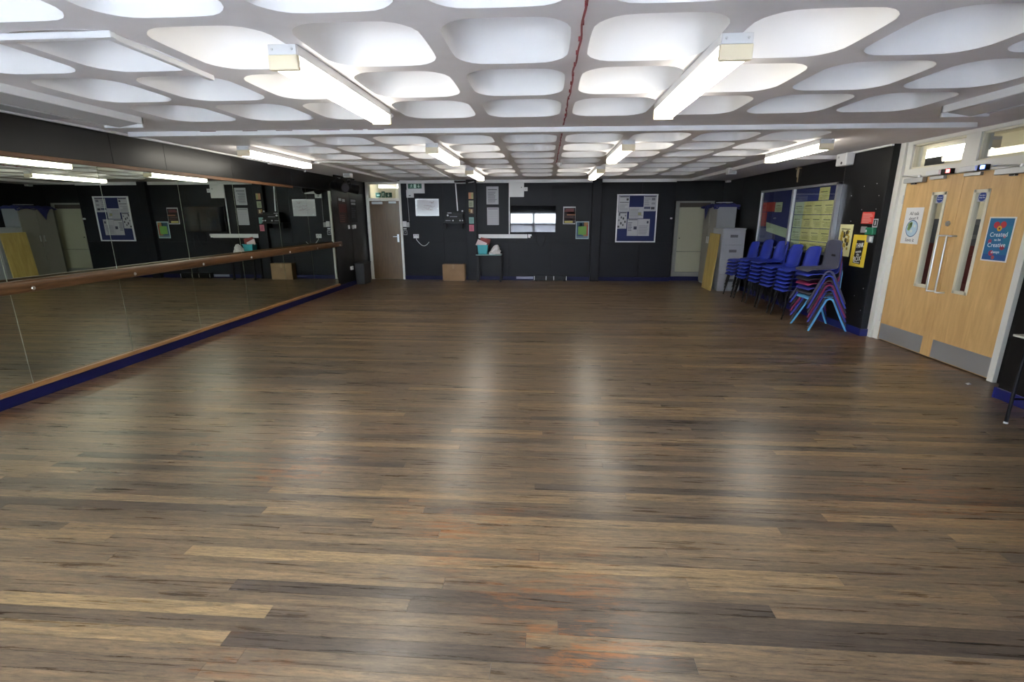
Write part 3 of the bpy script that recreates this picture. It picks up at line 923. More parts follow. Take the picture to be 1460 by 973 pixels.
# green exit sign
MAN = ink('#cfe8dc')
GREEN = mat('sign_green', hexc('#1f5a48'), 0.4)
def running_man(mb, wall, u, v, s, d):
    # figure running through a door: door slab, head, trunk, arms, legs
    def bar(p, q, w_):
        (a, b), (c, e) = p, q
        L_ = math.hypot(c - a, e - b); nx, ny = -(e - b) / L_ * w_ / 2, (c - a) / L_ * w_ / 2
        f = [(a + nx, b + ny), (c + nx, e + ny), (c - nx, e - ny), (a - nx, b - ny)]
        mb.add([wall(u + x * s, v + y * s, d) for x, y in f] + [wall(u + x * s, v + y * s, d - 0.001) for x, y in f],
               [(0, 1, 2, 3), (4, 5, 6, 7), (0, 1, 5, 4), (1, 2, 6, 5), (2, 3, 7, 6), (3, 0, 4, 7)], MAN)
    mb.disc(wall, u + 0.02 * s, v + 0.36 * s, 0.10 * s, d - 0.001, d, 10, MAN)
    bar((0.0, 0.26), (-0.10, -0.06), 0.17)
    bar((-0.02, 0.22), (0.20, 0.10), 0.07); bar((0.20, 0.10), (0.28, 0.22), 0.06)
    bar((-0.02, 0.22), (-0.24, 0.16), 0.07); bar((-0.24, 0.16), (-0.30, 0.02), 0.06)
    bar((-0.09, -0.04), (0.14, -0.18), 0.09); bar((0.14, -0.18), (0.10, -0.42), 0.08)
    bar((-0.10, -0.04), (-0.18, -0.26), 0.09); bar((-0.18, -0.26), (-0.40, -0.30), 0.08)
def arrow(mb, wall, u, v, s, d, m=MAN):
    # arrow pointing down
    mb.w(wall, u - 0.06 * s, u + 0.06 * s, v - 0.1 * s, v + 0.4 * s, d - 0.001, d, m)
    mb.add([wall(u + x * s, v + y * s, dd) for dd in (d - 0.001, d) for x, y in ((-0.28, 0.02), (0, -0.42), (0.28, 0.02), (0.14, 0.02), (0, -0.2), (-0.14, 0.02))],
           [(0, 1, 4, 5), (1, 2, 3, 4), (6, 7, 10, 11), (7, 8, 9, 10), (0, 1, 7, 6), (1, 2, 8, 7)], m)
bx = thing('exit_sign', 'green running man exit sign on a white board beside the brown door', 'sign', back(-3.19, 2.23, 0))
obj('backing_board', MB().w(back, -3.395, -2.955, 2.095, 2.322, 0.001, 0.014), PLAST, bx, bevel=0.002)
p = obj('green_panel', MB().w(back, -3.355, -3.02, 2.205, 2.318, 0.014, 0.022), GREEN, bx)
pm = MB()
running_man(pm, back, -3.27, 2.26, 0.10, 0.023)
pm.w(back, -3.215, -3.155, 2.215, 2.308, 0.022, 0.023, MAN)
arrow(pm, back, -3.095, 2.262, 0.10, 0.023)
obj('pictogram', pm, MAN, p)
# exit sign hanging in the corridor, seen through the transom
cor = lambda u, v, d=0.0: (u, 13.0 - d, v)
hx = thing('exit_sign', 'green exit sign hanging behind the pane above the brown door', 'sign', cor(-4.24, 2.1, 0))
for a, b in ((-4.464, -4.315), (-4.305, -4.215), (-4.205, -4.03)):
    up = 0.03 if a == -4.305 else 0.0
    obj('green_panel', MB().w(cor, a, b, 2.03, 2.155 + up, -0.012, 0.0), GREEN, hx)
pm = MB()
pm.w(cor, -4.43, -4.35, 2.08, 2.10, 0.0, 0.001, MAN)
running_man(pm, cor, -4.26, 2.105, 0.11, 0.001)
arrow(pm, cor, -4.12, 2.095, 0.11, 0.001)
obj('pictogram', pm, MAN, hx)
obj('hanging_wire', MB().cyl((-4.42, 13.006, 2.15), (-4.42, 13.006, 2.6), 0.004, n=6).cyl((-4.07, 13.006, 2.15), (-4.07, 13.006, 2.6), 0.004, n=6), STEEL, hx)

t = thing('junction_box', 'small white box with a thin cable under the running man sign', 'box', back(-3.31, 2.08, 0))
obj('body', MB().w(back, -3.40, -3.225, 1.995, 2.174, 0.014 if False else 0.0, 0.05), PLAST, t, bevel=0.005)
obj('lamp', MB().w(back, -3.34, -3.29, 2.03, 2.05, 0.05, 0.054), G3, t)
obj('cable', MB().tube([back(-3.385, 1.995, 0.01), back(-3.375, 1.70, 0.01), back(-3.37, 1.43, 0.01)], 0.006, 6), GREYP, t)
t = thing('call_point', 'white break-glass box beside the brown door frame', 'box', back(-3.46, 1.36, 0))
obj('body', MB().w(back, -3.535, -3.44, 1.30, 1.435, 0, 0.035), PLAST, t, bevel=0.004)
obj('front', MB().w(back, -3.44, -3.37, 1.295, 1.41, 0, 0.045), GREYP, t, bevel=0.004)
t = sheet('door_release_sign', 'small black and white square sign beside the brown door handle', 'sign', back, -3.535, -3.44, 1.105, 1.215, PAPER, [(0.12, 0.88, 0.12, 0.88, ink('#101014')), (0.40, 0.60, 0.40, 0.60, PAPER)])
t = sheet('door_release_plate', 'small grey plate above the black and white square sign', 'plate', back, -3.53, -3.45, 1.235, 1.275, GREYP)
t = thing('wall_socket', 'white double socket trailing a looped white cable beside the brown door', 'socket', back(-3.215, 1.075, 0))
obj('plate', MB().w(back, -3.285, -3.148, 1.025, 1.125, 0, 0.025), PLAST, t, bevel=0.004)
obj('switch', MB().w(back, -3.26, -3.23, 1.08, 1.11, 0.025, 0.030).w(back, -3.20, -3.17, 1.08, 1.11, 0.025, 0.030), GREYP, t)
pts = [back(-3.21, 1.04, 0.03)]
for i in range(0, 13):
    k = i / 12
    pts.append(back(-3.205 + 0.32 * k, 0.99 - 0.16 * math.sin(math.pi * min(1, k * 0.85)) + 0.02 * k, 0.03 + 0.02 * k))
obj('cable', MB().tube(pts, 0.008, 6), PLAST, t)

# whiteboard with scribbles
wb = thing('whiteboard', 'small glossy whiteboard with faint scribbles below the running man sign', 'whiteboard', back(-2.91, 1.76, 0))
obj('board', MB().w(back, -3.185, -2.63, 1.568, 1.958, 0.001, 0.014), mat('whiteboard_gloss', (0.62, 0.62, 0.66), 0.12), wb)
fm = MB()
for a, b, c, e in ((-3.195, -2.62, 1.950, 1.964), (-3.195, -2.62, 1.562, 1.576), (-3.195, -3.181, 1.562, 1.964), (-2.634, -2.62, 1.562, 1.964)): fm.w(back, a, b, c, e, 0, 0.02)
obj('frame', fm, ALU, wb)
sm = MB()
r_ = random.Random(3)
for i in range(13):
    u = r_.uniform(-3.05, -2.78); v = r_.uniform(1.70, 1.90)
    sm.tube([back(u + 0.012 * j * (1 + r_.random()), v + r_.uniform(-0.02, 0.02), 0.0145) for j in range(6)], 0.0022, 4)
obj('scribble', sm, ink('#7a4a4a'), wb)
for u, v in ((-3.165, 1.77), (-2.65, 1.74), (-3.13, 1.60)):
    obj('magnet', MB().disc(back, u, v, 0.018, 0.014, 0.024, 10), PLAST, wb)

# black av shelf with units, and its cable cover
av = thing('equipment_shelf', 'black wall shelf with stacked black hi-fi units under a white cable cover', 'shelf', back(-2.2, 1.40, 0))
obj('shelf_board', MB().w(back, -2.50, -1.95, 1.385, 1.405, 0, 0.34), BLK, av, bevel=0.003)
obj('bracket', MB().w(back, -2.44, -2.42, 1.27, 1.385, 0, 0.25).w(back, -2.03, -2.01, 1.27, 1.385, 0, 0.25), BLKM, av)
am = thing('amplifier', 'flat black amplifier with grey knobs at the bottom of the wall shelf', 'amplifier', back(-2.2, 1.405, 0.16))
obj('case', MB().w(back, -2.43, -1.97, 1.4055, 1.50, 0.02, 0.32), BLK, am, bevel=0.003)
for u in (-2.22, -2.05, -1.99): obj('knob', MB().disc(back, u, 1.455, 0.016, 0.32, 0.338, 12), SATIN, am)
obj('display_strip', MB().w(back, -2.40, -2.28, 1.445, 1.465, 0.32, 0.322), G5, am)
dv = thing('disc_player', 'black disc player stacked above the amplifier on the wall shelf', 'player', back(-2.2, 1.505, 0.16))
obj('case', MB().w(back, -2.41, -1.99, 1.501, 1.60, 0.03, 0.31), BLK, dv, bevel=0.003)
obj('tray_front', MB().w(back, -2.30, -2.12, 1.535, 1.555, 0.31, 0.314), G5, dv)
obj('knob', MB().disc(back, -2.345, 1.575, 0.022, 0.31, 0.33, 12), GREYP, dv)
mx_ = thing('mixer', 'thin black mixer with a pale knob lying on top of the disc player', 'mixer', back(-2.2, 1.60, 0.16))
obj('case', MB().w(back, -2.38, -1.97, 1.601, 1.655, 0.05, 0.28), BLK, mx_, bevel=0.003)
obj('knob', MB().disc(back, -2.0, 1.675, 0.02, 0.25, 0.262, 12), GREYP, mx_)
obj('fader_panel', MB().w(back, -2.36, -2.26, 1.62, 1.64, 0.28, 0.283), G7, mx_)
o = obj('cable_cover', MB().add([back(-2.205, 2.322, 0.0), back(-2.18, 2.322, 0.0), back(-2.145, 1.68, 0.0), back(-2.17, 1.68, 0.0),
        back(-2.205, 2.322, 0.016), back(-2.18, 2.322, 0.016), back(-2.145, 1.68, 0.016), back(-2.17, 1.68, 0.016)],
        [(0, 1, 2, 3), (4, 5, 6, 7), (0, 1, 5, 4), (1, 2, 6, 5), (2, 3, 7, 6), (3, 0, 4, 7)]), PLAST, None)
tag(o, 'slim white cable cover dropping from the ceiling to the black wall shelf', 'cable cover')
o = obj('projector_plate', MB().w(back, -2.20, -1.93, 2.335, 2.375, 0.026, 0.14), BLK, None, bevel=0.004)
tag(o, 'flat black plate under the ceiling above the wall shelf', 'plate')
conduit('bent white conduit under the ceiling above the pillar of coloured sheets', [back(-2.20, 2.318, 0.05), back(-1.96, 2.318, 0.05), back(-1.72, 2.345, 0.16)], 0.010)

# coloured sheets down the pillar
pil = lambda u, v, d=0.0: (u, YB - 0.10 - d, v)
PW = [('orange and green sheet, topmost of the column on the pillar', 1.957, 2.105, '#a8946a', [(0.0, 0.55, 0.0, 1.0, ink('#b07a55')), (0.6, 0.95, 0.1, 0.8, ink('#93935c'))]),
      ('pale green sheet, second from the top on the pillar', 1.762, 1.92, '#8c937a', lines(0.15, 0.85, 0.2, 0.8, 4, ink('#5d6550'), 3)),
      ('brown photo sheet, third from the top on the pillar', 1.61, 1.73, '#4a3328', [(0.35, 0.75, 0.2, 0.85, ink('#b9a486')), (0.0, 0.3, 0.4, 1.0, ink('#8a6a2c'))]),
      ('pale turquoise sheet, fourth from the top on the pillar', 1.38, 1.53, '#78a09c', lines(0.12, 0.88, 0.15, 0.85, 5, ink('#5a7c7a'), 5)),
      ('pink sheet, lowest of the column on the pillar', 1.197, 1.352, '#c0697a', lines(0.2, 0.85, 0.2, 0.85, 5, ink('#9c4358'), 6))]
for lb, v0, v1, colr, pr in PW:
    sheet('pillar_sheet', lb, 'sheet', pil, -1.868, -1.752, v0, v1, ink(colr), pr, group='coloured sheets on the pillar')
# cardboard box at the foot of the wall
cbm = mat('brown_cardboard', (0.27, 0.165, 0.085), 0.75, noise=0.12, nscale=5)
cb_ = thing('cardboard_box', 'closed brown cardboard box against the back wall under the shelf', 'box', (-2.25, 12.0, 0))
obj('carton', MB().box(-2.535, -1.985, 11.93, 12.145, 0.0, 0.40), cbm, cb_, bevel=0.004)
obj('flap', MB().box(-2.533, -1.987, 11.932, 12.037, 0.400, 0.404).box(-2.533, -1.987, 12.041, 12.143, 0.400, 0.404), cbm, cb_)
obj('tape', MB().box(-2.29, -2.24, 11.926, 11.930, 0.30, 0.404).box(-2.50, -2.02, 12.015, 12.065, 0.404, 0.406), mat('parcel_tape', (0.30, 0.20, 0.11), 0.3), cb_)

# two A3 notices
sheet('notice', 'upper white A3 notice with grey lines of text above the timetable notice', 'notice', back, -1.448, -1.155, 1.832, 2.246, PAPER,
      [(0.12, 0.88, 0.80, 0.84, G3)] + lines(0.12, 0.88, 0.12, 0.74, 9, G5, 11, 0.45))
gr = [(0.08, 0.92, 0.90, 0.94, G5)]
for i in range(6): gr.append((0.08, 0.92, 0.10 + i * 0.13, 0.11 + i * 0.13, G7))
for i in range(6): gr.append((0.08 + i * 0.165, 0.09 + i * 0.165, 0.10, 0.76, G7))
sheet('notice', 'lower white A3 notice with a timetable grid', 'notice', back, -1.438, -1.15, 1.345, 1.759, PAPER, gr)

# white board box above the screen with trunking
t = thing('distribution_box', 'plain white wall box under the ceiling above the television', 'box', back(-0.72, 2.16, 0))
obj('door', MB().w(back, -0.905, -0.54, 2.0, 2.324, 0.001, 0.03), PLAST, t, bevel=0.004)
obj('lock', MB().disc(back, -0.60, 2.22, 0.012, 0.03, 0.036, 10), G3, t)
t = thing('wall_switch', 'little white switch beside the plain white wall box', 'switch', back(-0.497, 2.18, 0))
obj('plate', MB().w(back, -0.538, -0.455, 2.135, 2.225, 0, 0.03), PLAST, t, bevel=0.004)
obj('rocker', MB().w(back, -0.51, -0.485, 2.165, 2.195, 0.03, 0.036), GREYP, t)
o = obj('cable_trunking', MB().w(back, -0.908, -0.882, 1.13, 2.0, 0, 0.016), PLAST, None, bevel=0.002)
tag(o, 'narrow upright white trunking between the notices and the television', 'trunking')
t = thing('cable_trunking', 'wide flat white trunking running under the notices to the television', 'trunking', back(-1.05, 1.077, 0))
obj('lid', MB().w(back, -1.65, -1.17, 1.03, 1.125, 0, 0.05), PLAST, t, bevel=0.003)
obj('lid', MB().w(back, -1.166, -0.45, 1.03, 1.125, 0, 0.05), PLAST, t, bevel=0.003)
t = thing('wall_socket', 'white socket with a black plug under the television corner', 'socket', back(-0.37, 1.085, 0))
obj('plate', MB().w(back, -0.435, -0.35, 1.04, 1.125, 0, 0.03), PLAST, t, bevel=0.004)
obj('plug', MB().w(back, -0.375, -0.32, 1.035, 1.08, 0.0, 0.06).w(back, -0.355, -0.33, 0.99, 1.012, 0.0, 0.02), BLK, t)

# television
tv = thing('television', 'black flat television on the back wall mirroring the rear windows', 'television', back(-0.31, 1.48, 0))
obj('wall_bracket', MB().w(back, -0.6, -0.1, 1.3, 1.66, 0, 0.03), BLKM, tv)
obj('casing', MB().w(back, -0.872, 0.242, 1.158, 1.812, 0.03, 0.075), BLK, tv, bevel=0.006)
obj('screen', MB().w(back, -0.855, 0.225, 1.180, 1.795, 0.0751, 0.078), mat('black_screen_glass', (0.004, 0.004, 0.005), 0.03), tv)
pts = [back(-0.22, 1.17, 0.03)]
for i in range(9):
    k = i / 8
    pts.append(back(-0.25 + 0.24 * k, 1.05 - 0.24 * math.sin(math.pi * k) ** 0.8, 0.012))
pts.append(back(0.0, 1.17, 0.03))
obj('cable', MB().tube(pts, 0.006, 6), BLKM, tv)

# posters right of the screen
sheet('poster', 'black poster with red and yellow bands and a white edge beside the television', 'poster', back, 0.406, 0.705, 1.364, 1.775, PAPER,
      [(0.07, 0.98, 0.05, 0.93, ink('#1d1114')), (0.2, 0.85, 0.80, 0.88, ink('#5a2428')), (0.1, 0.85, 0.72, 0.78, ink('#6b2a30')), (0.2, 0.9, 0.60, 0.69, ink('#6e1f24')), (0.3, 0.98, 0.50, 0.57, ink('#8a5a3c')),
       (0.12, 0.8, 0.38, 0.43, ink('#4c2b30')), (0.35, 0.95, 0.24, 0.32, ink('#7a3a35')), (0.12, 0.78, 0.08, 0.19, ink('#a39a55'))])
sheet('poster', 'bright poster of blue, orange and green blocks beside the narrow pillar', 'poster', back, 0.72, 1.036, 1.014, 1.43, ink('#9ab0b5'),
      [(0.06, 0.60, 0.05, 0.95, ink('#31506a')), (0.60, 0.94, 0.05, 0.95, ink('#8c6a3e')), (0.82, 0.94, 0.2, 0.8, ink('#8c3a2c')), (0.30, 0.5, 0.72, 0.95, ink('#4f8a97')), (0.50, 0.62, 0.72, 0.95, ink('#1c3a44')),
       (0.18, 0.82, 0.25, 0.72, ink('#5f8f3a')), (0.45, 0.82, 0.2, 0.5, ink('#76a33c')), (0.18, 0.36, 0.3, 0.72, ink('#8fae8a')), (0.06, 0.94, 0.05, 0.16, ink('#5c6f7c'))])
# floor-level heater
t = thing('plinth_heater', 'low black louvred heater on the floor under the television', 'heater', (0.12, 12.1, 0))
obj('casing', MB().box(-0.285, 0.525, 12.04, 12.152, 0.012, 0.138), BLK, t, bevel=0.004)
for i in range(5): obj('louvre', MB().box(-0.26, 0.50, 12.028, 12.042, 0.022 + i * 0.023, 0.034 + i * 0.023), BLKM, t)
for u in (-0.27, 0.02, 0.21, 0.515): obj('bracket', MB().box(u - 0.006, u + 0.006, 12.024, 12.03, 0.02, 0.12), STEEL, t)
obj('foot', MB().box(-0.27, -0.2, 12.05, 12.14, 0, 0.012).box(0.44, 0.51, 12.05, 12.14, 0, 0.012), BLK, t)

# blue notice board
nb = thing('notice_board', 'blue notice board with white frame and seven white sheets on the back wall', 'notice board', back(2.15, 1.5, 0))
NF = mat('notice_board_felt', (0.010, 0.016, 0.085), 0.85)
obj('felt', MB().w(back, 1.70, 2.605, 0.96, 2.04, 0.001, 0.012), NF, nb)
fm = MB()
for a, b, c, e in ((1.672, 2.63, 2.025, 2.055), (1.682, 2.625, 0.937, 0.967), (1.675, 1.705, 0.937, 2.055), (2.597, 2.627, 0.937, 2.055)): fm.w(back, a, b, c, e, 0, 0.024)
obj('frame', fm, PLAST, nb)
def pinned(a, b, c, e, pr, tilt=0):
    s = obj('sheet', MB().w(back, a, b, c, e, 0.012, 0.015), PAPER, nb)
    if pr:
        mb = MB()
        for (x0, x1, y0, y1, m) in pr: mb.w(back, a + x0 * (b - a), a + x1 * (b - a), c + y0 * (e - c), c + y1 * (e - c), 0.015, 0.0155, m)
        obj('print', mb, G5, s)
pinned(1.715, 1.965, 1.655, 2.01, [(0.1, 0.95, 0.93, 0.98, G3), (0.72, 0.92, 0.72, 0.86, G3), (0.1, 0.95, 0.58, 0.62, G3)] + lines(0.1, 0.9, 0.08, 0.5, 5, G7, 2))
pinned(1.70, 1.925, 1.26, 1.645, [(0.2, 0.95, 0.93, 0.98, G3), (0.15, 0.28, 0.78, 0.95, G3), (0.78, 0.92, 0.74, 0.84, G5), (0.35, 0.48, 0.62, 0.74, G3), (0.55, 0.72, 0.55, 0.68, G3), (0.1, 0.25, 0.46, 0.56, G5),
        (0.75, 0.9, 0.35, 0.48, G3), (0.32, 0.48, 0.25, 0.40, G3), (0.55, 0.68, 0.16, 0.28, G3), (0.05, 0.25, 0.06, 0.18, G3)])
pinned(1.972, 2.31, 1.50, 1.76, lines(0.05, 0.95, 0.1, 0.9, 6, G7, 8) + [(0.62, 0.85, 0.25, 0.55, ink('#8f8f6a'))])
pinned(1.945, 2.19, 1.09, 1.485, [(0.05, 0.95, 0.93, 0.97, G3), (0.62, 0.92, 0.38, 0.56, ink('#2a2f45'))] + lines(0.06, 0.6, 0.3, 0.85, 6, G5, 4))
pinned(2.195, 2.47, 1.09, 1.485, [(0.75, 0.9, 0.74, 0.88, ink('#2a2f45'))] + lines(0.08, 0.9, 0.1, 0.66, 6, G7, 5))
pinned(2.30, 2.595, 1.665, 2.01, [(0.05, 0.95, 0.93, 0.98, G3), (0.62, 0.9, 0.72, 0.88, G5), (0.62, 0.9, 0.45, 0.58, G7), (0.6, 0.88, 0.12, 0.28, G3), (0.05, 0.55, 0.15, 0.3, ink('#4a4f66'))] + lines(0.05, 0.55, 0.4, 0.9, 4, G7, 9))
# small hook beside the recess
o = obj('wall_hook', MB().disc(back, 2.995 - 0.03, 1.50, 0.022, 0.0, 0.05, 10), PLAST, None)
tag(o, 'small round white knob on the wall beside the cream cupboard', 'knob')

# side table with its clutter
tb = thing('side_table', 'small black table with a thin pale edge under the white trunking', 'table', (-1.365, 11.95, 0))
obj('table_top', MB().box(-1.675, -1.05, 11.76, 12.13, 0.64, 0.662), BLK, tb, bevel=0.002)
obj('edge_strip', MB().box(-1.675, -1.05, 11.754, 11.76, 0.642, 0.660), mat('pale_teal_edge', (0.25, 0.42, 0.42), 0.5), tb)
for x in (-1.64, -1.085):
    for y in (11.79, 12.10): obj('leg', MB().box(x - 0.02, x + 0.02, y - 0.02, y + 0.02, 0, 0.64), BLKM, tb)
obj('back_panel', MB().box(-1.62, -1.105, 12.095, 12.105, 0.2, 0.64), BLK, tb)
o = thing('storage_tub', 'turquoise open storage tub on the small black table', 'tub', (-1.52, 11.93, 0.662))
mb = MB()
mb.add([(-1.62, 11.84, 0.6625), (-1.42, 11.84, 0.6625), (-1.42, 12.02, 0.6625), (-1.62, 12.02, 0.6625), (-1.645, 11.82, 0.88), (-1.395, 11.82, 0.88), (-1.395, 12.04, 0.88), (-1.645, 12.04, 0.88)],
       [(0, 3, 2, 1), (0, 1, 5, 4), (1, 2, 6, 5), (2, 3, 7, 6), (3, 0, 4, 7)])
TEAL = mat('turquoise_plastic', (0.035, 0.34, 0.40), 0.4)
obj('tub_body', mb, TEAL, o)
obj('rim', MB().box(-1.655, -1.385, 11.81, 11.825, 0.872, 0.885).box(-1.655, -1.385, 12.035, 12.05, 0.872, 0.885).box(-1.655, -1.64, 11.81, 12.05, 0.872, 0.885).box(-1.40, -1.385, 11.81, 12.05, 0.872, 0.885), TEAL, o)
def tilted(name, label, cat, cx, cy, cz, w_, h_, th, rx, ry, rz, m):
    o = obj(name, MB().box(-w_ / 2, w_ / 2, -th / 2, th / 2, -h_ / 2, h_ / 2), m, None, local=True, bevel=0.001)
    o.location = (cx, cy, cz); o.rotation_euler = (R(rx), R(ry), R(rz))
    return tag(o, label, cat)
tilted('folder', 'pale pink folder leaning out of the turquoise tub', 'folder', -1.56, 11.93, 0.90, 0.24, 0.15, 0.012, -14, 24, 4, mat('pale_pink_card', (0.62, 0.50, 0.52), 0.6))
tilted('folder', 'dark red folder standing in the turquoise tub under the trunking', 'folder', -1.48, 11.98, 0.93, 0.24, 0.21, 0.02, -8, 12, 0, mat('dark_red_card', (0.20, 0.018, 0.014), 0.55))
t = thing('carrier_bag', 'crumpled white bag of papers on the small black table', 'bag', (-1.24, 11.93, 0.662))
bmv = []
r_ = random.Random(12)
n1, n2 = 7, 12
for i in range(n1):
    k = i / (n1 - 1)
    for j in range(n2):
        a_ = 2 * math.pi * j / n2
        rad = (1.0 - 0.72 * k ** 1.6) * r_.uniform(0.86, 1.1)
        bmv.append((-1.24 + 0.15 * rad * math.cos(a_) + 0.05 * k, 11.93 + 0.13 * rad * math.sin(a_), 0.6625 + 0.21 * k * r_.uniform(0.92, 1.06)))
fs = []
for i in range(n1 - 1):
    for j in range(n2): fs.append((i * n2 + j, i * n2 + (j + 1) % n2, (i + 1) * n2 + (j + 1) % n2, (i + 1) * n2 + j))
fs.append(tuple(range((n1 - 1) * n2, n1 * n2)))
obj('bag', MB().add(bmv, fs), mat('white_film', (0.62, 0.60, 0.62), 0.35), t)
obj('paper', MB().box(-1.20, -1.06, 11.80, 11.98, 0.6625, 0.672).box(-1.36, -1.28, 11.80, 11.86, 0.6625, 0.70), PAPER, t)

# ------------------------------------------------------------------ RECESS: fitted cupboard, tall cabinet, filing cabinet, board
fc = thing('fitted_cupboard', 'cream fitted cupboard with two doors in the dark recess', 'cupboard', (3.5, 12.38, 0))
CRM = mat('cream_cupboard_paint', (0.31, 0.30, 0.215), 0.45)
GRM = mat('grey_cupboard_frame', (0.22, 0.22, 0.20), 0.5)
fm = MB()
fm.box(3.10, 3.19, 12.335, 12.405, 0.0, 1.90); fm.box(3.92, 4.0, 12.335, 12.405, 0.0, 1.90); fm.box(3.19, 3.92, 12.345, 12.405, 1.86, 1.90)
fm.box(3.19, 3.92, 12.36, 12.405, 0.10, 0.20)
obj('frame', fm, GRM, fc)
obj('header_panel', MB().box(3.19, 3.92, 12.355, 12.40, 1.762, 1.86), mat('brown_header', (0.045, 0.032, 0.024), 0.6), fc)
d = obj('door', MB().box(3.195, 3.915, 12.328, 12.36, 0.715, 1.757), CRM, fc, bevel=0.003)
obj('key', MB().cyl((3.235, 12.328, 1.03), (3.235, 12.305, 1.03), 0.012, n=8), BLKM, d)
obj('door', MB().box(3.195, 3.915, 12.328, 12.36, 0.215, 0.705), CRM, fc, bevel=0.003)
pl = MB()
for i in range(4): pl.box(3.20, 3.90, 12.35, 12.362, 0.108 + i * 0.024, 0.118 + i * 0.024)
obj('plinth_grille', pl, GRM, fc)

tcb = thing('tall_cabinet', 'tall pale grey two-door metal cabinet under a blue cloth', 'cabinet', (3.9, 11.65, 0))
GC = mat('grey_white_metal', (0.235, 0.24, 0.25), 0.4)
GC2 = mat('warm_grey_door', (0.20, 0.19, 0.165), 0.45)
obj('carcass', MB().box(3.715, 4.11, 11.20, 12.08, 0.0, 1.765), GC, tcb, bevel=0.004)
for a, b in ((11.205, 11.635), (11.645, 12.075)):
    dd = obj('door', MB().box(3.695, 3.715, a, b, 0.05, 1.75), GC2, tcb, bevel=0.003)
    obj('handle', MB().box(3.68, 3.695, (b - 0.06) if a < 11.5 else a + 0.04, (b - 0.04) if a < 11.5 else a + 0.06, 0.95, 1.10), STEEL, dd)
# blue cloth draped on the cabinet with one corner hanging down
ct = obj('blue_cloth', MB(), None, None) if False else None
mb = MB()
nx, ny = 14, 20
def cloth_z(i, j):
    return 1.769 + 0.035 * (0.5 + 0.5 * math.sin(i * 1.3 + j * 0.7)) * (0.5 + 0.5 * math.sin(j * 1.1))
cvv = []
for j in range(ny + 1):
    y = 11.17 + (12.12 - 11.17) * j / ny
    for i in range(nx + 1):
        x = 3.62 + (4.17 - 3.62) * i / nx
        z = cloth_z(i, j) + 0.02
        if x < 3.70 or x > 4.12: z -= 0.06 + 0.02 * math.sin(j)
        if y < 11.19: z -= 0.045
        cvv.append((x, y, z))
mb.add(cvv, [(j * (nx + 1) + i, j * (nx + 1) + i + 1, (j + 1) * (nx + 1) + i + 1, (j + 1) * (nx + 1) + i) for j in range(ny) for i in range(nx)], None, True)
# hanging corner
hc = [(3.665, 11.98, 1.76), (3.655, 11.62, 1.77), (3.645, 11.86, 1.62), (3.65, 11.72, 1.62), (3.64, 11.80, 1.47), (3.675, 11.80, 1.66)]
mb.add(hc, [(0, 1, 5), (0, 5, 2), (5, 1, 3), (2, 5, 3), (2, 3, 4)], None, True)
mb.add([(3.615, 11.17, 1.74), (4.17, 11.17, 1.74), (4.17, 11.17, 1.79), (3.615, 11.17, 1.79)], [(0, 1, 2, 3)])
o = obj('cloth', mb, mat('navy_blue_cloth', (0.016, 0.020, 0.115), 0.85), None)
tag(o, 'dark blue cloth draped over the tall cabinet with a corner hanging down', 'cloth')
mo = o.modifiers.new('thickness', 'SOLIDIFY'); mo.thickness = 0.004; mo.offset = 1
o = obj('paper_stack', MB().box(3.84, 4.12, 11.5, 11.75, 1.835, 1.855).box(3.80, 3.92, 11.45, 11.6, 1.835, 1.85), G7, None)
tag(o, 'flat grey papers lying on the blue cloth of the tall cabinet', 'papers')

fl = thing('filing_cabinet', 'white four-drawer metal filing cabinet beside the blue chair stacks', 'filing cabinet', (3.88, 10.87, 0))
FWH = mat('filing_white', (0.30, 0.305, 0.33), 0.4)
obj('carcass', MB().box(3.655, 4.115, 10.585, 11.17, 0.0, 1.285), FWH, fl, bevel=0.004)
obj('top', MB().box(3.648, 4.122, 10.565, 11.175, 1.285, 1.305), FWH, fl, bevel=0.003)
for k in range(4):
    z0 = 0.06 + k * 0.305
    d = obj('drawer', MB().box(3.665, 4.105, 10.562, 10.585, z0, z0 + 0.298), FWH, fl, bevel=0.003)
    h = MB().box(3.81, 3.96, 10.556, 10.562, z0 + 0.145, z0 + 0.20)
    h.box(3.815, 3.955, 10.545, 10.556, z0 + 0.185, z0 + 0.197)
    obj('handle', h, mat('handle_grey', (0.12, 0.12, 0.13), 0.35, 0.6), d)
# leaning yellow board
o = obj('leaning_board', MB().add([(3.515, 10.60, 0.0), (3.515, 11.19, 0.0), (3.595, 11.185, 1.195), (3.595, 10.60, 1.185), (3.54, 10.60, 0.0), (3.54, 11.19, 0.0), (3.62, 11.185, 1.195), (3.62, 10.60, 1.185)],
        [(0, 1, 2, 3), (4, 7, 6, 5), (0, 3, 7, 4), (1, 5, 6, 2), (3, 2, 6, 7), (0, 4, 5, 1)]),
        wood('yellow_ply', (0.36, 0.26, 0.075), (0.50, 0.37, 0.12), 'Z', 1.0, 0.5, 6.0), None, bevel=0.002)
tag(o, 'yellowish plywood board leaning against the white filing cabinet', 'board')

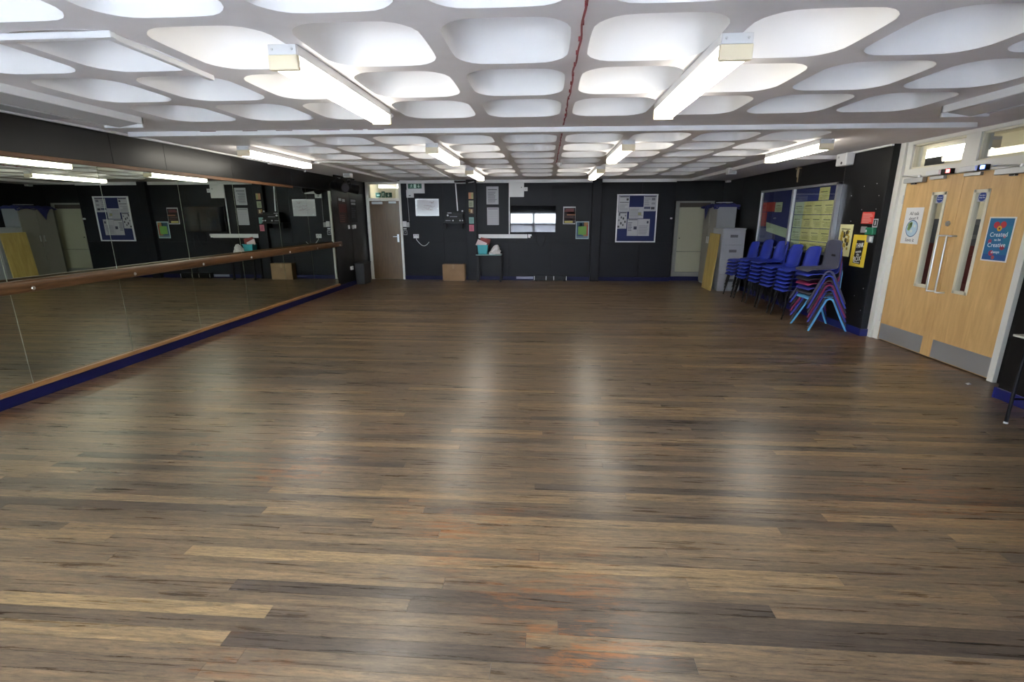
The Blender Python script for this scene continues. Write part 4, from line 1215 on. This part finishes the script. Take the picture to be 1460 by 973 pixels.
# ------------------------------------------------------------------ LEFT WALL beyond the mirrors
sheet('notice', 'dark red brown notice on the black wall strip beside the last mirror', 'notice', left, 10.54, 11.02, 1.40, 1.96, ink('#2c1d1a'),
      [(0.1, 0.4, 0.86, 0.95, PAPER), (0.5, 0.8, 0.83, 0.93, PAPER), (0.08, 0.92, 0.42, 0.74, ink('#4a1c16'))] + lines(0.1, 0.9, 0.06, 0.36, 4, ink('#5a3a34'), 4))
sheet('notice', 'small dark notice with pale heading next to the brown door frame', 'notice', left, 11.22, 11.58, 1.42, 1.95, ink('#17181a'),
      [(0.1, 0.9, 0.86, 0.96, G7), (0.15, 0.85, 0.74, 0.82, PAPER)] + lines(0.1, 0.9, 0.2, 0.66, 5, G3, 9))
t = thing('hand_dispenser', 'pair of small white dispensers under the notices by the last mirror', 'dispenser', left(11.1, 1.34, 0))
obj('plate', MB().w(left, 10.98, 11.06, 1.28, 1.36, 0.0, 0.02), PLAST, t, bevel=0.004)
obj('ring', MB().disc(left, 11.24, 1.315, 0.045, 0.0, 0.03, 12), GREYP, t)
obj('cover', MB().w(left, 11.28, 11.38, 1.28, 1.365, 0.0, 0.045), PLAST, t, bevel=0.01)
t = thing('wall_socket', 'low white socket above the dark bin near the brown door', 'socket', left(10.98, 0.40, 0))
obj('plate', MB().w(left, 10.92, 11.05, 0.36, 0.44, 0, 0.03), PLAST, t, bevel=0.004)
obj('switch', MB().w(left, 10.97, 11.0, 0.40, 0.43, 0.03, 0.035), GREYP, t)
t = thing('bin', 'dark grey square bin on the floor below the low socket', 'bin', (XL + 0.16, 11.35, 0))
mb = MB().add([(XL + 0.03, 11.16, 0.0), (XL + 0.23, 11.16, 0.0), (XL + 0.23, 11.56, 0.0), (XL + 0.03, 11.56, 0.0), (XL + 0.022, 11.13, 0.48), (XL + 0.25, 11.13, 0.48), (XL + 0.25, 11.59, 0.48), (XL + 0.022, 11.59, 0.48)],
              [(0, 3, 2, 1), (4, 5, 6, 7), (0, 1, 5, 4), (1, 2, 6, 5), (2, 3, 7, 6), (3, 0, 4, 7)])
DG = mat('dark_grey_plastic', (0.022, 0.022, 0.024), 0.5)
obj('bin_body', mb, DG, t, bevel=0.006)
obj('lid', MB().box(XL + 0.021, XL + 0.258, 11.12, 11.60, 0.48, 0.505), DG, t, bevel=0.008)
# stage lights on a bar under the ceiling
bar = thing('lighting_bar', 'short black bar under the ceiling carrying the stage lights', 'bar', (XL + 0.28, 10.25, 2.33))
obj('tube', MB().cyl((XL + 0.30, 9.75, 2.325), (XL + 0.30, 10.78, 2.325), 0.02, n=10), BLKM, bar)
obj('hanger', MB().cyl((XL + 0.30, 9.95, 2.32), (XL + 0.30, 9.95, ZC), 0.012, n=8).cyl((XL + 0.30, 10.6, 2.32), (XL + 0.30, 10.6, ZC), 0.012, n=8), PLAST, bar)
def stage_light(label, y, dirv):
    t = thing('stage_light', label, 'stage light', (XL + 0.30, y, 2.305), 0, 'stage lights')
    c = Vector((XL + 0.30, y, 2.135)); d = Vector(dirv).normalized()
    obj('lamp_body', MB().cyl(c - d * 0.20, c + d * 0.18, 0.085, 0.10, 16), BLKM, t)
    obj('rear_cap', MB().cyl(c - d * 0.26, c - d * 0.20, 0.05, 0.085, 14), BLKM, t)
    obj('lens', MB().cyl(c + d * 0.165, c + d * 0.185, 0.082, 0.082, 16), mat('stage_lens', (0.05, 0.05, 0.06), 0.1), t)
    side = d.cross(Vector((0, 0, 1))).normalized()
    obj('yoke', MB().tube([c + side * 0.11, c + side * 0.11 + Vector((0, 0, 0.10)), Vector((XL + 0.30, y, 2.29)) + side * 0.05, Vector((XL + 0.30, y, 2.29)) - side * 0.05, c - side * 0.11 + Vector((0, 0, 0.10)), c - side * 0.11], 0.009, 6), BLKM, t)
    obj('clamp', MB().box(XL + 0.28, XL + 0.32, y - 0.02, y + 0.02, 2.285, 2.306), SATIN, t)
stage_light('black stage light on the mirror end of the short black bar', 10.0, (0.8, -0.5, -0.15))
stage_light('black stage light on the brown door end of the short black bar', 10.5, (0.75, 0.5, -0.15))
t = thing('ceiling_spot', 'tiny frosted round lamp holder below the batten over the mirrors', 'lamp', (XL + 0.1, 9.0, ZC))
obj('base', MB().cyl((XL + 0.12, 8.95, ZC), (XL + 0.12, 8.95, ZC - 0.03), 0.05, n=14), PLAST, t)
obj('bulb', MB().cyl((XL + 0.12, 8.95, ZC - 0.03), (XL + 0.12, 8.95, ZC - 0.075), 0.035, 0.02, n=14), GREYP, t)

# ------------------------------------------------------------------ RIGHT WALL OBJECTS
nb = thing('notice_board_case', 'glazed aluminium notice board case full of yellow sheets above the blue chairs', 'notice board', right(8.83, 1.5, 0))
obj('felt', MB().w(right, 7.58, 10.12, 1.0, 2.0, 0.001, 0.012), mat('case_blue_felt', (0.013, 0.022, 0.13), 0.85), nb)
fm = MB()
for a, b, c, e in ((7.55, 10.13, 1.985, 2.02), (7.55, 10.13, 0.98, 1.015), (7.55, 7.60, 0.98, 2.02), (10.09, 10.13, 0.98, 2.02)): fm.w(right, a, b, c, e, 0, 0.06)
obj('frame', fm, ALU, nb, bevel=0.002)
obj('centre_bar', MB().w(right, 8.83, 8.89, 1.015, 1.985, 0.02, 0.06), ALU, nb, bevel=0.002)
YEL = mat('pale_yellow_paper', (0.62, 0.62, 0.25), 0.7)
YG = mat('pale_green_paper', (0.42, 0.52, 0.34), 0.7)
REDP = mat('red_paper', (0.34, 0.035, 0.022), 0.7)
GL = ink('#7d7f48')
def note(u0, u1, v0, v1, m, pr=True, seed=1):
    s = obj('sheet', MB().w(right, u0, u1, v0, v1, 0.012, 0.015), m, nb)
    if pr:
        mb = MB(); r = random.Random(seed)
        mb.w(right, u0 + 0.2 * (u1 - u0), u1 - 0.15 * (u1 - u0), v0 + 0.62 * (v1 - v0), v0 + 0.68 * (v1 - v0), 0.015, 0.0154, ink('#5d5f3a'))
        for k in range(4):
            z = v0 + (0.15 + 0.1 * k) * (v1 - v0)
            mb.w(right, u0 + 0.12 * (u1 - u0), u1 - r.uniform(0.1, 0.4) * (u1 - u0), z, z + 0.035 * (v1 - v0), 0.015, 0.0154, GL)
        obj('print', mb, GL, s)
note(7.83, 8.11, 1.785, 1.97, YEL, True, 1)
for row, (v0, v1) in enumerate(((1.575, 1.775), (1.365, 1.565), (1.165, 1.355), (1.02, 1.155))):
    for c in range(4):
        u1 = 8.81 - c * 0.293
        note(u1 - 0.288, u1, v0, v1, YG if c == 0 else YEL, True, row * 4 + c)
note(9.56, 9.86 + 0.22, 1.63, 1.80, REDP, False); note(9.86, 10.08, 1.36, 1.62, REDP, False)
note(9.28, 9.55, 1.62, 1.79, YG, True, 30)
s = obj('sheet', MB().add([right(9.85, 1.44, 0.012), right(8.92, 1.33, 0.012), right(8.92, 1.17, 0.012), right(9.80, 1.27, 0.012), right(9.85, 1.44, 0.015), right(8.92, 1.33, 0.015), right(8.92, 1.17, 0.015), right(9.80, 1.27, 0.015)],
        [(0, 1, 2, 3), (4, 5, 6, 7), (0, 1, 5, 4), (1, 2, 6, 5), (2, 3, 7, 6), (3, 0, 4, 7)]), YG, nb)
for a, b in ((7.60, 8.85), (8.87, 10.09)):
    obj('glass_pane', MB().w(right, a, b, 1.015, 1.985, 0.035 if a < 8 else 0.045, 0.038 if a < 8 else 0.048), GLASS, nb)
# crucifix
cx_ = thing('crucifix', 'small thin wooden crucifix on the black wall above the notice board', 'crucifix', right(8.88, 2.24, 0))
CW = mat('crucifix_wood', (0.26, 0.19, 0.11), 0.5)
obj('upright', MB().w(right, 8.868, 8.892, 2.10, 2.37, 0.0, 0.014), CW, cx_)
obj('crossbar', MB().w(right, 8.79, 8.97, 2.305, 2.325, 0.0, 0.014), CW, cx_)
obj('figure', MB().tube([right(8.88, 2.31, 0.02), right(8.885, 2.25, 0.022), right(8.875, 2.18, 0.02)], 0.009, 6).tube([right(8.81, 2.325, 0.018), right(8.88, 2.30, 0.02), right(8.95, 2.325, 0.018)], 0.005, 6).disc(right, 8.88, 2.33, 0.012, 0.014, 0.03, 8), mat('crucifix_figure', (0.42, 0.36, 0.25), 0.4), cx_)
# wall speaker box
t = thing('wall_unit', 'white boxy wall unit with a dark eye beneath the ceiling by the double doors', 'sensor', right(7.48, 2.32, 0))
obj('body', MB().w(right, 7.36, 7.60, 2.225, 2.392, 0, 0.12), PLAST, t, bevel=0.012)
obj('eye', MB().disc(right, 7.45, 2.262, 0.018, 0.12, 0.124, 12), G3, t)
obj('grille', MB().w(right, 7.52, 7.56, 2.33, 2.36, 0.12, 0.123), GREYP, t)
# posters
p = sheet('poster', 'pale yellow poster with a dark yellow drawing, partly behind the slate chair', 'poster', right, 7.135, 7.44, 1.0, 1.435, mat('poster_pale_yellow', (0.60, 0.57, 0.30), 0.6))
mb = MB()
OL = ink('#9a8420'); DKY = ink('#3c3722')
r_ = random.Random(5)
for i in range(26):
    u = 7.29 + r_.uniform(-0.085, 0.085); v = 1.235 + r_.uniform(-0.14, 0.11)
    mb.disc(right, u, v, r_.uniform(0.016, 0.038), 0.004, 0.0046 + 0.0002 * (i % 4), 9, OL if i % 3 else DKY)
mb.w(right, 7.19, 7.40, 1.365, 1.377, 0.004, 0.0046, DKY)
obj('print', mb, OL, p)
p = sheet('poster', 'bright yellow poster with white lettering on a black block beside the door frame', 'poster', right, 6.775, 7.09, 0.885, 1.305, mat('poster_yellow', (0.66, 0.48, 0.035), 0.6))
WI = ink('#e8e8e4')
mb = MB().add([right(7.02, 0.93, 0.0045), right(6.86, 0.92, 0.0045), right(6.84, 1.235, 0.0045), right(7.0, 1.235, 0.0045), right(7.02, 0.93, 0.004), right(6.86, 0.92, 0.004), right(6.84, 1.235, 0.004), right(7.0, 1.235, 0.004)],
              [(0, 1, 2, 3), (4, 5, 6, 7), (0, 1, 5, 4), (1, 2, 6, 5), (2, 3, 7, 6), (3, 0, 4, 7)], ink('#141210'))
obj('black_block', mb, DKY, p)
ORG[p.name] = Vector((0, 0, 0))
text('lettering', 'THINK', right, 6.925, 1.165, 0.005, 0.085, WI, p, 0.62, 8)
text('lettering', 'outside', right, 6.935, 1.085, 0.005, 0.045, WI, p, 0.9, 6)
text('lettering', 'the', right, 6.935, 1.045, 0.005, 0.045, WI, p, 0.9, 6)
text('lettering', 'BOX', right, 6.94, 0.985, 0.005, 0.095, WI, p, 0.80, 8)
mb = MB().w(right, 6.88, 7.0, 0.935, 0.943, 0.0045, 0.005, WI)
obj('underline', mb, WI, p)
# red sign, card sign, green call point, switch plates
p = sheet('fire_notice', 'red notice with white lines of text on the black wall by the double doors', 'notice', right, 6.735, 6.985, 1.45, 1.60, mat('sign_red', (0.55, 0.035, 0.028), 0.45),
          lines(0.06, 0.94, 0.08, 0.92, 8, ink('#c9a09a'), 21, 0.4))
t = sheet('hand_sign', 'small white sign with a black square, corner of the red notice', 'sign', right, 6.64, 6.735, 1.408, 1.515, PAPER, [(0.12, 0.88, 0.12, 0.88, ink('#101010')), (0.38, 0.62, 0.25, 0.7, PAPER), (0.44, 0.56, 0.6, 0.8, PAPER)], d=0.0045)
sheet('steel_plate', 'plain grey steel plate under the red notice, beside the green break-glass box', 'plate', right, 6.845, 6.96, 1.335, 1.415, SATIN, th=0.006)
t = thing('emergency_release', 'green emergency break-glass box beside the double doors', 'call point', right(6.70, 1.37, 0))
obj('body', MB().w(right, 6.645, 6.80, 1.315, 1.405, 0, 0.05), mat('call_point_green', (0.012, 0.16, 0.085), 0.4), t, bevel=0.006)
obj('window', MB().w(right, 6.76, 6.79, 1.345, 1.375, 0.05, 0.053), PAPER, t)
t = thing('switch_plate', 'brushed light switch plate below the green break-glass box', 'switch', right(6.74, 1.26, 0))
obj('plate', MB().w(right, 6.68, 6.80, 1.215, 1.305, 0, 0.012), SATIN, t, bevel=0.002)
obj('rocker', MB().w(right, 6.70, 6.735, 1.23, 1.29, 0.012, 0.018), PLAST, t)
# fixing plugs left in the black wall
plug = None
for u, v, where in ((7.02, 1.63, 'just above the red notice, on the chair side'), (6.73, 1.635, 'just above the red notice, on the door side'), (7.05, 1.93, 'level with the notice board top, away from the doors'),
        (6.80, 1.95, 'level with the notice board top, close to the door frame'), (6.72, 1.80, 'midway from ceiling to red notice, by the door frame'), (7.3, 1.82, 'beside the upper corner of the glazed notice board'),
        (7.22, 1.48, 'between the red notice and the pale yellow poster'), (6.70, 0.62, 'under the switch plate, topmost of the low ones'), (6.68, 0.33, 'low near the skirting by the door frame'),
        (6.86, 0.50, 'low behind the slate chair stack'), (7.1, 0.30, 'lowest, behind the legs of the school chairs')):
    o = obj('wall_plug', MB().disc(right, u, v, 0.0065, 0.0, 0.004, 8), GREYP, None)
    tag(o, 'tiny pale screw plug ' + where, 'plug', 'screw plugs in the black wall')

# posters and signs on the double doors
p = sheet('poster', 'white poster with a hand drawn globe on the double doors', 'poster', rdoor, 6.07, 6.352, 1.228, 1.645, mat('poster_white', (0.70, 0.70, 0.70), 0.6), d=-0.005)
ORG[p.name] = Vector((0, 0, 0))
DK = ink('#3e3f48')
mb = MB()
mb.disc(rdoor, 6.205, 1.405, 0.098, -0.002, -0.0017, 24, ink('#3f5a86'), 0.98); mb.disc(rdoor, 6.205, 1.405, 0.089, -0.002, -0.0014, 24, ink('#a9c3d4'), 0.98)
for du, dv, rr in ((0.035, 0.035, 0.035), (0.045, 0.0, 0.026), (0.02, 0.055, 0.022)): mb.disc(rdoor, 6.205 + du, 1.405 + dv, rr, -0.002, -0.0010, 10, ink('#7d9a62'))
for du, dv, rr in ((0.0, -0.03, 0.02), (-0.04, 0.03, 0.018)): mb.disc(rdoor, 6.205 + du, 1.405 + dv, rr, -0.002, -0.0010, 10, ink('#c9d3cf'))
obj('globe', mb, DK, p)
text('lettering', 'All talk', rdoor, 6.205, 1.575, -0.001, 0.055, DK, p, 0.95, 0)
text('lettering', 'about it', rdoor, 6.205, 1.522, -0.001, 0.050, DK, p, 0.95, 4)
text('lettering', 'Save it', rdoor, 6.205, 1.272, -0.001, 0.058, DK, p, 0.95, 0)
p = sheet('poster', 'blue poster with red flowers and white script on the double doors', 'poster', rdoor, 4.91, 5.19, 1.122, 1.54, mat('poster_white', (0.70, 0.70, 0.70), 0.6),
          [(0.045, 0.955, 0.03, 0.97, ink('#1b6390')), (0.045, 0.955, 0.03, 0.16, ink('#1d4f8c')), (0.70, 0.955, 0.35, 0.80, ink('#146f8c'))], d=-0.005)
ORG[p.name] = Vector((0, 0, 0))
mb = MB()
for u, v, rr, m_ in ((5.095, 1.465, 0.032, '#b02a3a'), (5.025, 1.468, 0.032, '#b5323c'), (5.058, 1.432, 0.026, '#d6a22c'), (5.058, 1.432, 0.010, '#6a3a1a'), (4.985, 1.26, 0.027, '#8c1c34'), (5.13, 1.31, 0.02, '#a23a5a'), (5.09, 1.20, 0.027, '#a52a4e'), (5.06, 1.16, 0.018, '#b04a4a'), (4.985, 1.36, 0.016, '#b06a7a')):
    mb.disc(rdoor, u, v, rr, -0.0012, -0.0006 + 0.0003 * (m_ in ('#d6a22c',)) + 0.0005 * (m_ == '#6a3a1a'), 11, ink(m_))
obj('flower', mb, DK, p)
SC = ink('#dfe6ea')
text('lettering', 'Created', rdoor, 5.05, 1.375, 0.0002, 0.060, SC, p, 0.95, 3)
text('lettering', 'to be', rdoor, 5.05, 1.327, 0.0002, 0.034, SC, p, 0.95, 3)
text('lettering', 'Creative', rdoor, 5.05, 1.277, 0.0002, 0.058, SC, p, 0.95, 3)
text('lettering', 'always', rdoor, 5.045, 1.212, 0.0002, 0.036, SC, p, 0.95, 3)
for nm, u in (('globe', 5.885), ('flower', 5.345)):
    p = sheet('fire_door_sticker', 'round blue fire door sticker on the door leaf with the %s poster' % nm, 'sticker', rdoor, u - 0.052, u + 0.052, 1.685, 1.785, PAPER, d=-0.0175)
    ORG[p.name] = Vector((0, 0, 0))
    obj('blue_disc', MB().disc(rdoor, u, 1.735, 0.044, -0.0145, -0.0138, 20, FD), FD, p)
    text('lettering', 'Fire door', rdoor, u, 1.748, -0.0134, 0.017, SC, p); text('lettering', 'keep shut', rdoor, u, 1.726, -0.0134, 0.017, SC, p)

# small table at the right edge
tb = thing('folding_table', 'narrow table with pale top and thin black leg beyond the double doors', 'table', (3.70, 3.0, 0))
obj('table_top', MB().box(3.47, 3.94, 2.2, 3.755, 0.683, 0.70), mat('pale_laminate', (0.50, 0.48, 0.42), 0.4), tb, bevel=0.004)
for x, y in ((3.555, 3.72), (3.90, 3.72), (3.555, 2.25), (3.90, 2.25)):
    l = obj('leg', MB().cyl((x, y, 0.012), (x, y, 0.683), 0.0125, n=10), BLKM, tb)
    obj('foot', MB().cyl((x, y, 0.0), (x, y, 0.014), 0.015, n=10), GREYP, l)
obj('side_rail', MB().box(3.545, 3.565, 2.25, 3.72, 0.655, 0.683).box(3.89, 3.91, 2.25, 3.72, 0.655, 0.683), BLKM, tb)
obj('stretcher', MB().cyl((3.555, 3.72, 0.2), (3.90, 3.72, 0.2), 0.008, n=8), BLKM, tb)
o = obj('paper_scrap', MB().add([(4.00, 4.63, 0.0004), (4.045, 4.64, 0.0004), (4.05, 4.67, 0.003), (4.01, 4.675, 0.002), (4.025, 4.65, 0.018)], [(0, 1, 4), (1, 2, 4), (2, 3, 4), (3, 0, 4), (0, 3, 2, 1)]), PAPER, None)
tag(o, 'tiny crumpled white paper scrap on the floor in front of the double doors', 'scrap')

# ------------------------------------------------------------------ CHAIRS
def shell(profile, thick, bow, m, name, parent, rows_extra=None):
    """Moulded one-piece seat and back. profile rows: (y, z, half width, bow depth)."""
    nu = 9
    V = []
    for (y, z, hw, bd) in profile:
        for i in range(nu):
            u = -1 + 2 * i / (nu - 1)
            V.append((u * hw, y + bd[0] * u * u, z + bd[1] * u * u))
    bm = bmesh.new()
    vs_ = [bm.verts.new(p) for p in V]
    n = len(profile)
    for j in range(n - 1):
        for i in range(nu - 1):
            f = bm.faces.new((vs_[j * nu + i], vs_[j * nu + i + 1], vs_[(j + 1) * nu + i + 1], vs_[(j + 1) * nu + i])); f.smooth = True
    bmesh.ops.recalc_face_normals(bm, faces=bm.faces)
    bmesh.ops.solidify(bm, geom=bm.faces[:], thickness=thick)
    for f in bm.faces: f.smooth = True
    me = bpy.data.meshes.new(name); bm.to_mesh(me); bm.free()
    me.materials.append(m)
    o = bpy.data.objects.new(name, me); COL.objects.link(o); o.parent = parent
    return o
def copy_thing(root, loc, rotz, label):
    r = root.copy(); COL.objects.link(r)
    r.location = loc; r.rotation_euler = (0, 0, rotz); r['label'] = label
    for ch in list(root.children):
        c = ch.copy(); COL.objects.link(c); c.parent = r
    return r
# blue moulded chair on four black legs; front of the chair is local +y
pc = thing('stacking_chair', 'x', 'chair', (0, 0, 0), 0, 'blue stacking chairs along the black wall')
prof = [(0.232, 0.418, 0.175, (0, 0)), (0.225, 0.436, 0.20, (-0.012, 0)), (0.19, 0.444, 0.215, (-0.012, 0.004)), (0.10, 0.440, 0.22, (0, 0.012)), (0.0, 0.434, 0.22, (0, 0.018)), (-0.10, 0.434, 0.218, (0.0, 0.024)),
        (-0.155, 0.446, 0.214, (0.012, 0.03)), (-0.190, 0.485, 0.208, (0.03, 0.02)), (-0.206, 0.56, 0.204, (0.045, 0)), (-0.222, 0.66, 0.205, (0.045, 0)), (-0.240, 0.755, 0.198, (0.04, -0.005)), (-0.248, 0.795, 0.18, (0.034, -0.012)), (-0.250, 0.808, 0.15, (0.03, -0.016))]
shell(prof, 0.005, 0, BLUEP, 'seat_shell', pc)
for sx in (-1, 1):
    for sy in (1, -1):
        mb = MB().tube([(sx * 0.10, sy * 0.10, 0.428), (sx * 0.155, sy * 0.125, 0.424), (sx * 0.168, sy * 0.135, 0.40), (sx * 0.20, sy * 0.215, 0.006)], 0.0095, 8)
        mb.cyl((sx * 0.20, sy * 0.215, 0.0), (sx * 0.20, sy * 0.215, 0.018), 0.012, n=8)
        obj('leg', mb, BLKM, pc, local=True)
for sy in (0.115, -0.115): obj('crossbar', MB().cyl((-0.155, sy, 0.424), (0.155, sy, 0.424), 0.0085, n=8), BLKM, pc, local=True)
ordn = ['lowest', 'second', 'third', 'fourth', 'fifth', 'topmost']
stk = ['first blue stack from the filing cabinet', 'second blue stack from the filing cabinet', 'third blue stack from the filing cabinet', 'fourth blue stack from the filing cabinet', 'fifth blue stack from the filing cabinet']
first = True
for s, (y, n, x, pitch) in enumerate(((9.98, 5, 3.87, 0.066), (9.44, 6, 3.88, 0.065), (8.90, 6, 3.89, 0.066), (8.36, 6, 3.87, 0.0595), (7.83, 6, 3.87, 0.060))):
    for k in range(n):
        pos = 'topmost' if k == n - 1 else (ordn[k] if k == 0 else ordn[k] + ' from the floor')
        lb = 'blue chair, %s of the %s' % (pos, stk[s])
        loc = (x + 0.004 * k + rnd.uniform(-0.004, 0.004), y + rnd.uniform(-0.006, 0.006), pitch * k)
        rz = R(90) + rnd.uniform(-0.02, 0.02)
        if first:
            pc.location = loc; pc.rotation_euler = (0, 0, rz); pc['label'] = lb; first = False
        else:
            copy_thing(pc, loc, rz, lb)
# one-piece plastic chair with an arched leg frame at each side; front is local +y
PROFP = [(0.262, 0.424, 0.17, (0, 0)), (0.258, 0.444, 0.195, (-0.015, 0)), (0.22, 0.455, 0.205, (-0.012, 0.002)), (0.12, 0.452, 0.212, (0, 0.010)), (0.02, 0.448, 0.212, (0, 0.014)), (-0.05, 0.450, 0.21, (0, 0.016)),
         (-0.10, 0.462, 0.208, (0.004, 0.014)), (-0.128, 0.50, 0.205, (0.012, 0.006)), (-0.138, 0.57, 0.20, (0.022, 0)), (-0.142, 0.68, 0.196, (0.026, 0)), (-0.145, 0.79, 0.188, (0.024, 0)), (-0.145, 0.835, 0.17, (0.02, -0.006)), (-0.143, 0.855, 0.135, (0.016, -0.012))]
def arch(sx):
    """Side frame: inverted V with a rounded crown, flat blade 34 mm deep."""
    path = []
    P0, P1 = Vector((0.262, 0.0)), Vector((-0.262, 0.0))
    # straight legs meeting a round crown of 75 mm radius, tangent to both
    half = math.atan2(0.262 - 0.03, 0.452)
    rc = 0.075
    cz = 0.452 - rc
    pts = []
    for a in range(-5, 6):
        t = (math.pi / 2 - half) * a / 5
        pts.append(Vector((-rc * math.sin(t), cz + rc * math.cos(t))))
    pts = [P0.lerp(pts[0], t / 4) for t in range(0, 4)] + pts + [pts[-1].lerp(P1, t / 4) for t in range(1, 5)]
    V = []
    for i, p in enumerate(pts):
        d = (pts[min(i + 1, len(pts) - 1)] - pts[max(i - 1, 0)]).normalized()
        nrm = Vector((-d.y, d.x))
        if nrm.y < 0: nrm = -nrm
        x = sx * (0.245 - 0.05 * p.y / 0.452)
        for off, dx in ((0.0, 0.011), (0.0, -0.011), (-0.025, -0.011), (-0.025, 0.011)):
            q = p + nrm * off
            V.append((x + dx, q.x, max(0.0, q.y)))
    F = []
    n = len(pts)
    for i in range(n - 1):
        for k in range(4): F.append((i * 4 + k, i * 4 + (k + 1) % 4, (i + 1) * 4 + (k + 1) % 4, (i + 1) * 4 + k))
    F += [(3, 2, 1, 0), tuple(range(4 * n - 4, 4 * n))]
    return MB().add(V, F)
PCOL = [('light blue', (0.115, 0.42, 0.72)), ('charcoal', (0.030, 0.030, 0.036)), ('violet blue', (0.040, 0.040, 0.30)), ('magenta red', (0.24, 0.018, 0.075)), ('dark charcoal', (0.022, 0.022, 0.028)), ('bright blue', (0.028, 0.050, 0.40)), ('slate grey', (0.055, 0.058, 0.090))]
for k, (cn, cc) in enumerate(PCOL):
    m_ = mat('chair_plastic_' + cn.replace(' ', '_'), cc, 0.45)
    pos = 'lowest' if k == 0 else ('topmost' if k == 6 else ['', 'second', 'third', 'fourth', 'fifth', 'sixth'][k] + ' from the floor')
    ch = thing('school_chair', '%s one-piece plastic chair, %s in the stack with arched legs' % (cn, pos), 'chair', (3.915 - 0.011 * k, 7.11, 0.0635 * k), R(90), 'one-piece school chairs with arched legs')
    shell(PROFP, 0.008, 0, m_, 'seat_shell', ch)
    for sx in (-1, 1): obj('leg_frame', arch(sx), m_, ch, bevel=0.003, local=True)
    if k == 6:
        obj('hand_slot', MB().box(-0.05, 0.05, -0.139, -0.130, 0.625, 0.655), BLK, ch, local=True, bevel=0.003)

# ------------------------------------------------------------------ loose pieces of small fittings become parts of their own
def split_pieces(o):
    bm = bmesh.new(); bm.from_mesh(o.data)
    bm.verts.ensure_lookup_table()
    seen, groups = set(), []
    for v in bm.verts:
        if v.index in seen: continue
        st, g = [v], []
        seen.add(v.index)
        while st:
            q = st.pop(); g.append(q.index)
            for e in q.link_edges:
                w_ = e.other_vert(q)
                if w_.index not in seen: seen.add(w_.index); st.append(w_)
        groups.append(set(g))
    bm.free()
    if len(groups) < 2: return
    src = o.data
    for i, g in enumerate(groups):
        bm = bmesh.new(); bm.from_mesh(src); bm.verts.ensure_lookup_table()
        bmesh.ops.delete(bm, geom=[v for v in bm.verts if v.index not in g], context='VERTS')
        me = src.copy(); bm.to_mesh(me); bm.free()
        if i == 0: o.data = me
        else:
            c = o.copy(); c.data = me; COL.objects.link(c)
base = lambda n: n.rsplit('.', 1)[0] if n[-3:].isdigit() and '.' in n else n
for o in [o for o in C.objects if o.type == 'MESH' and o.parent and base(o.name) in ('screw', 'flower', 'switch', 'hanger', 'bracket', 'flap', 'tape', 'foot', 'side_rail', 'hanging_wire', 'paper', 'plug')]:
    if base(o.name) == 'bracket' and o.parent.get('category') == 'barre': continue
    split_pieces(o)
for o in C.objects:
    if o.type == 'MESH' and base(o.name) == 'floor_boarding': o['kind'] = 'stuff'
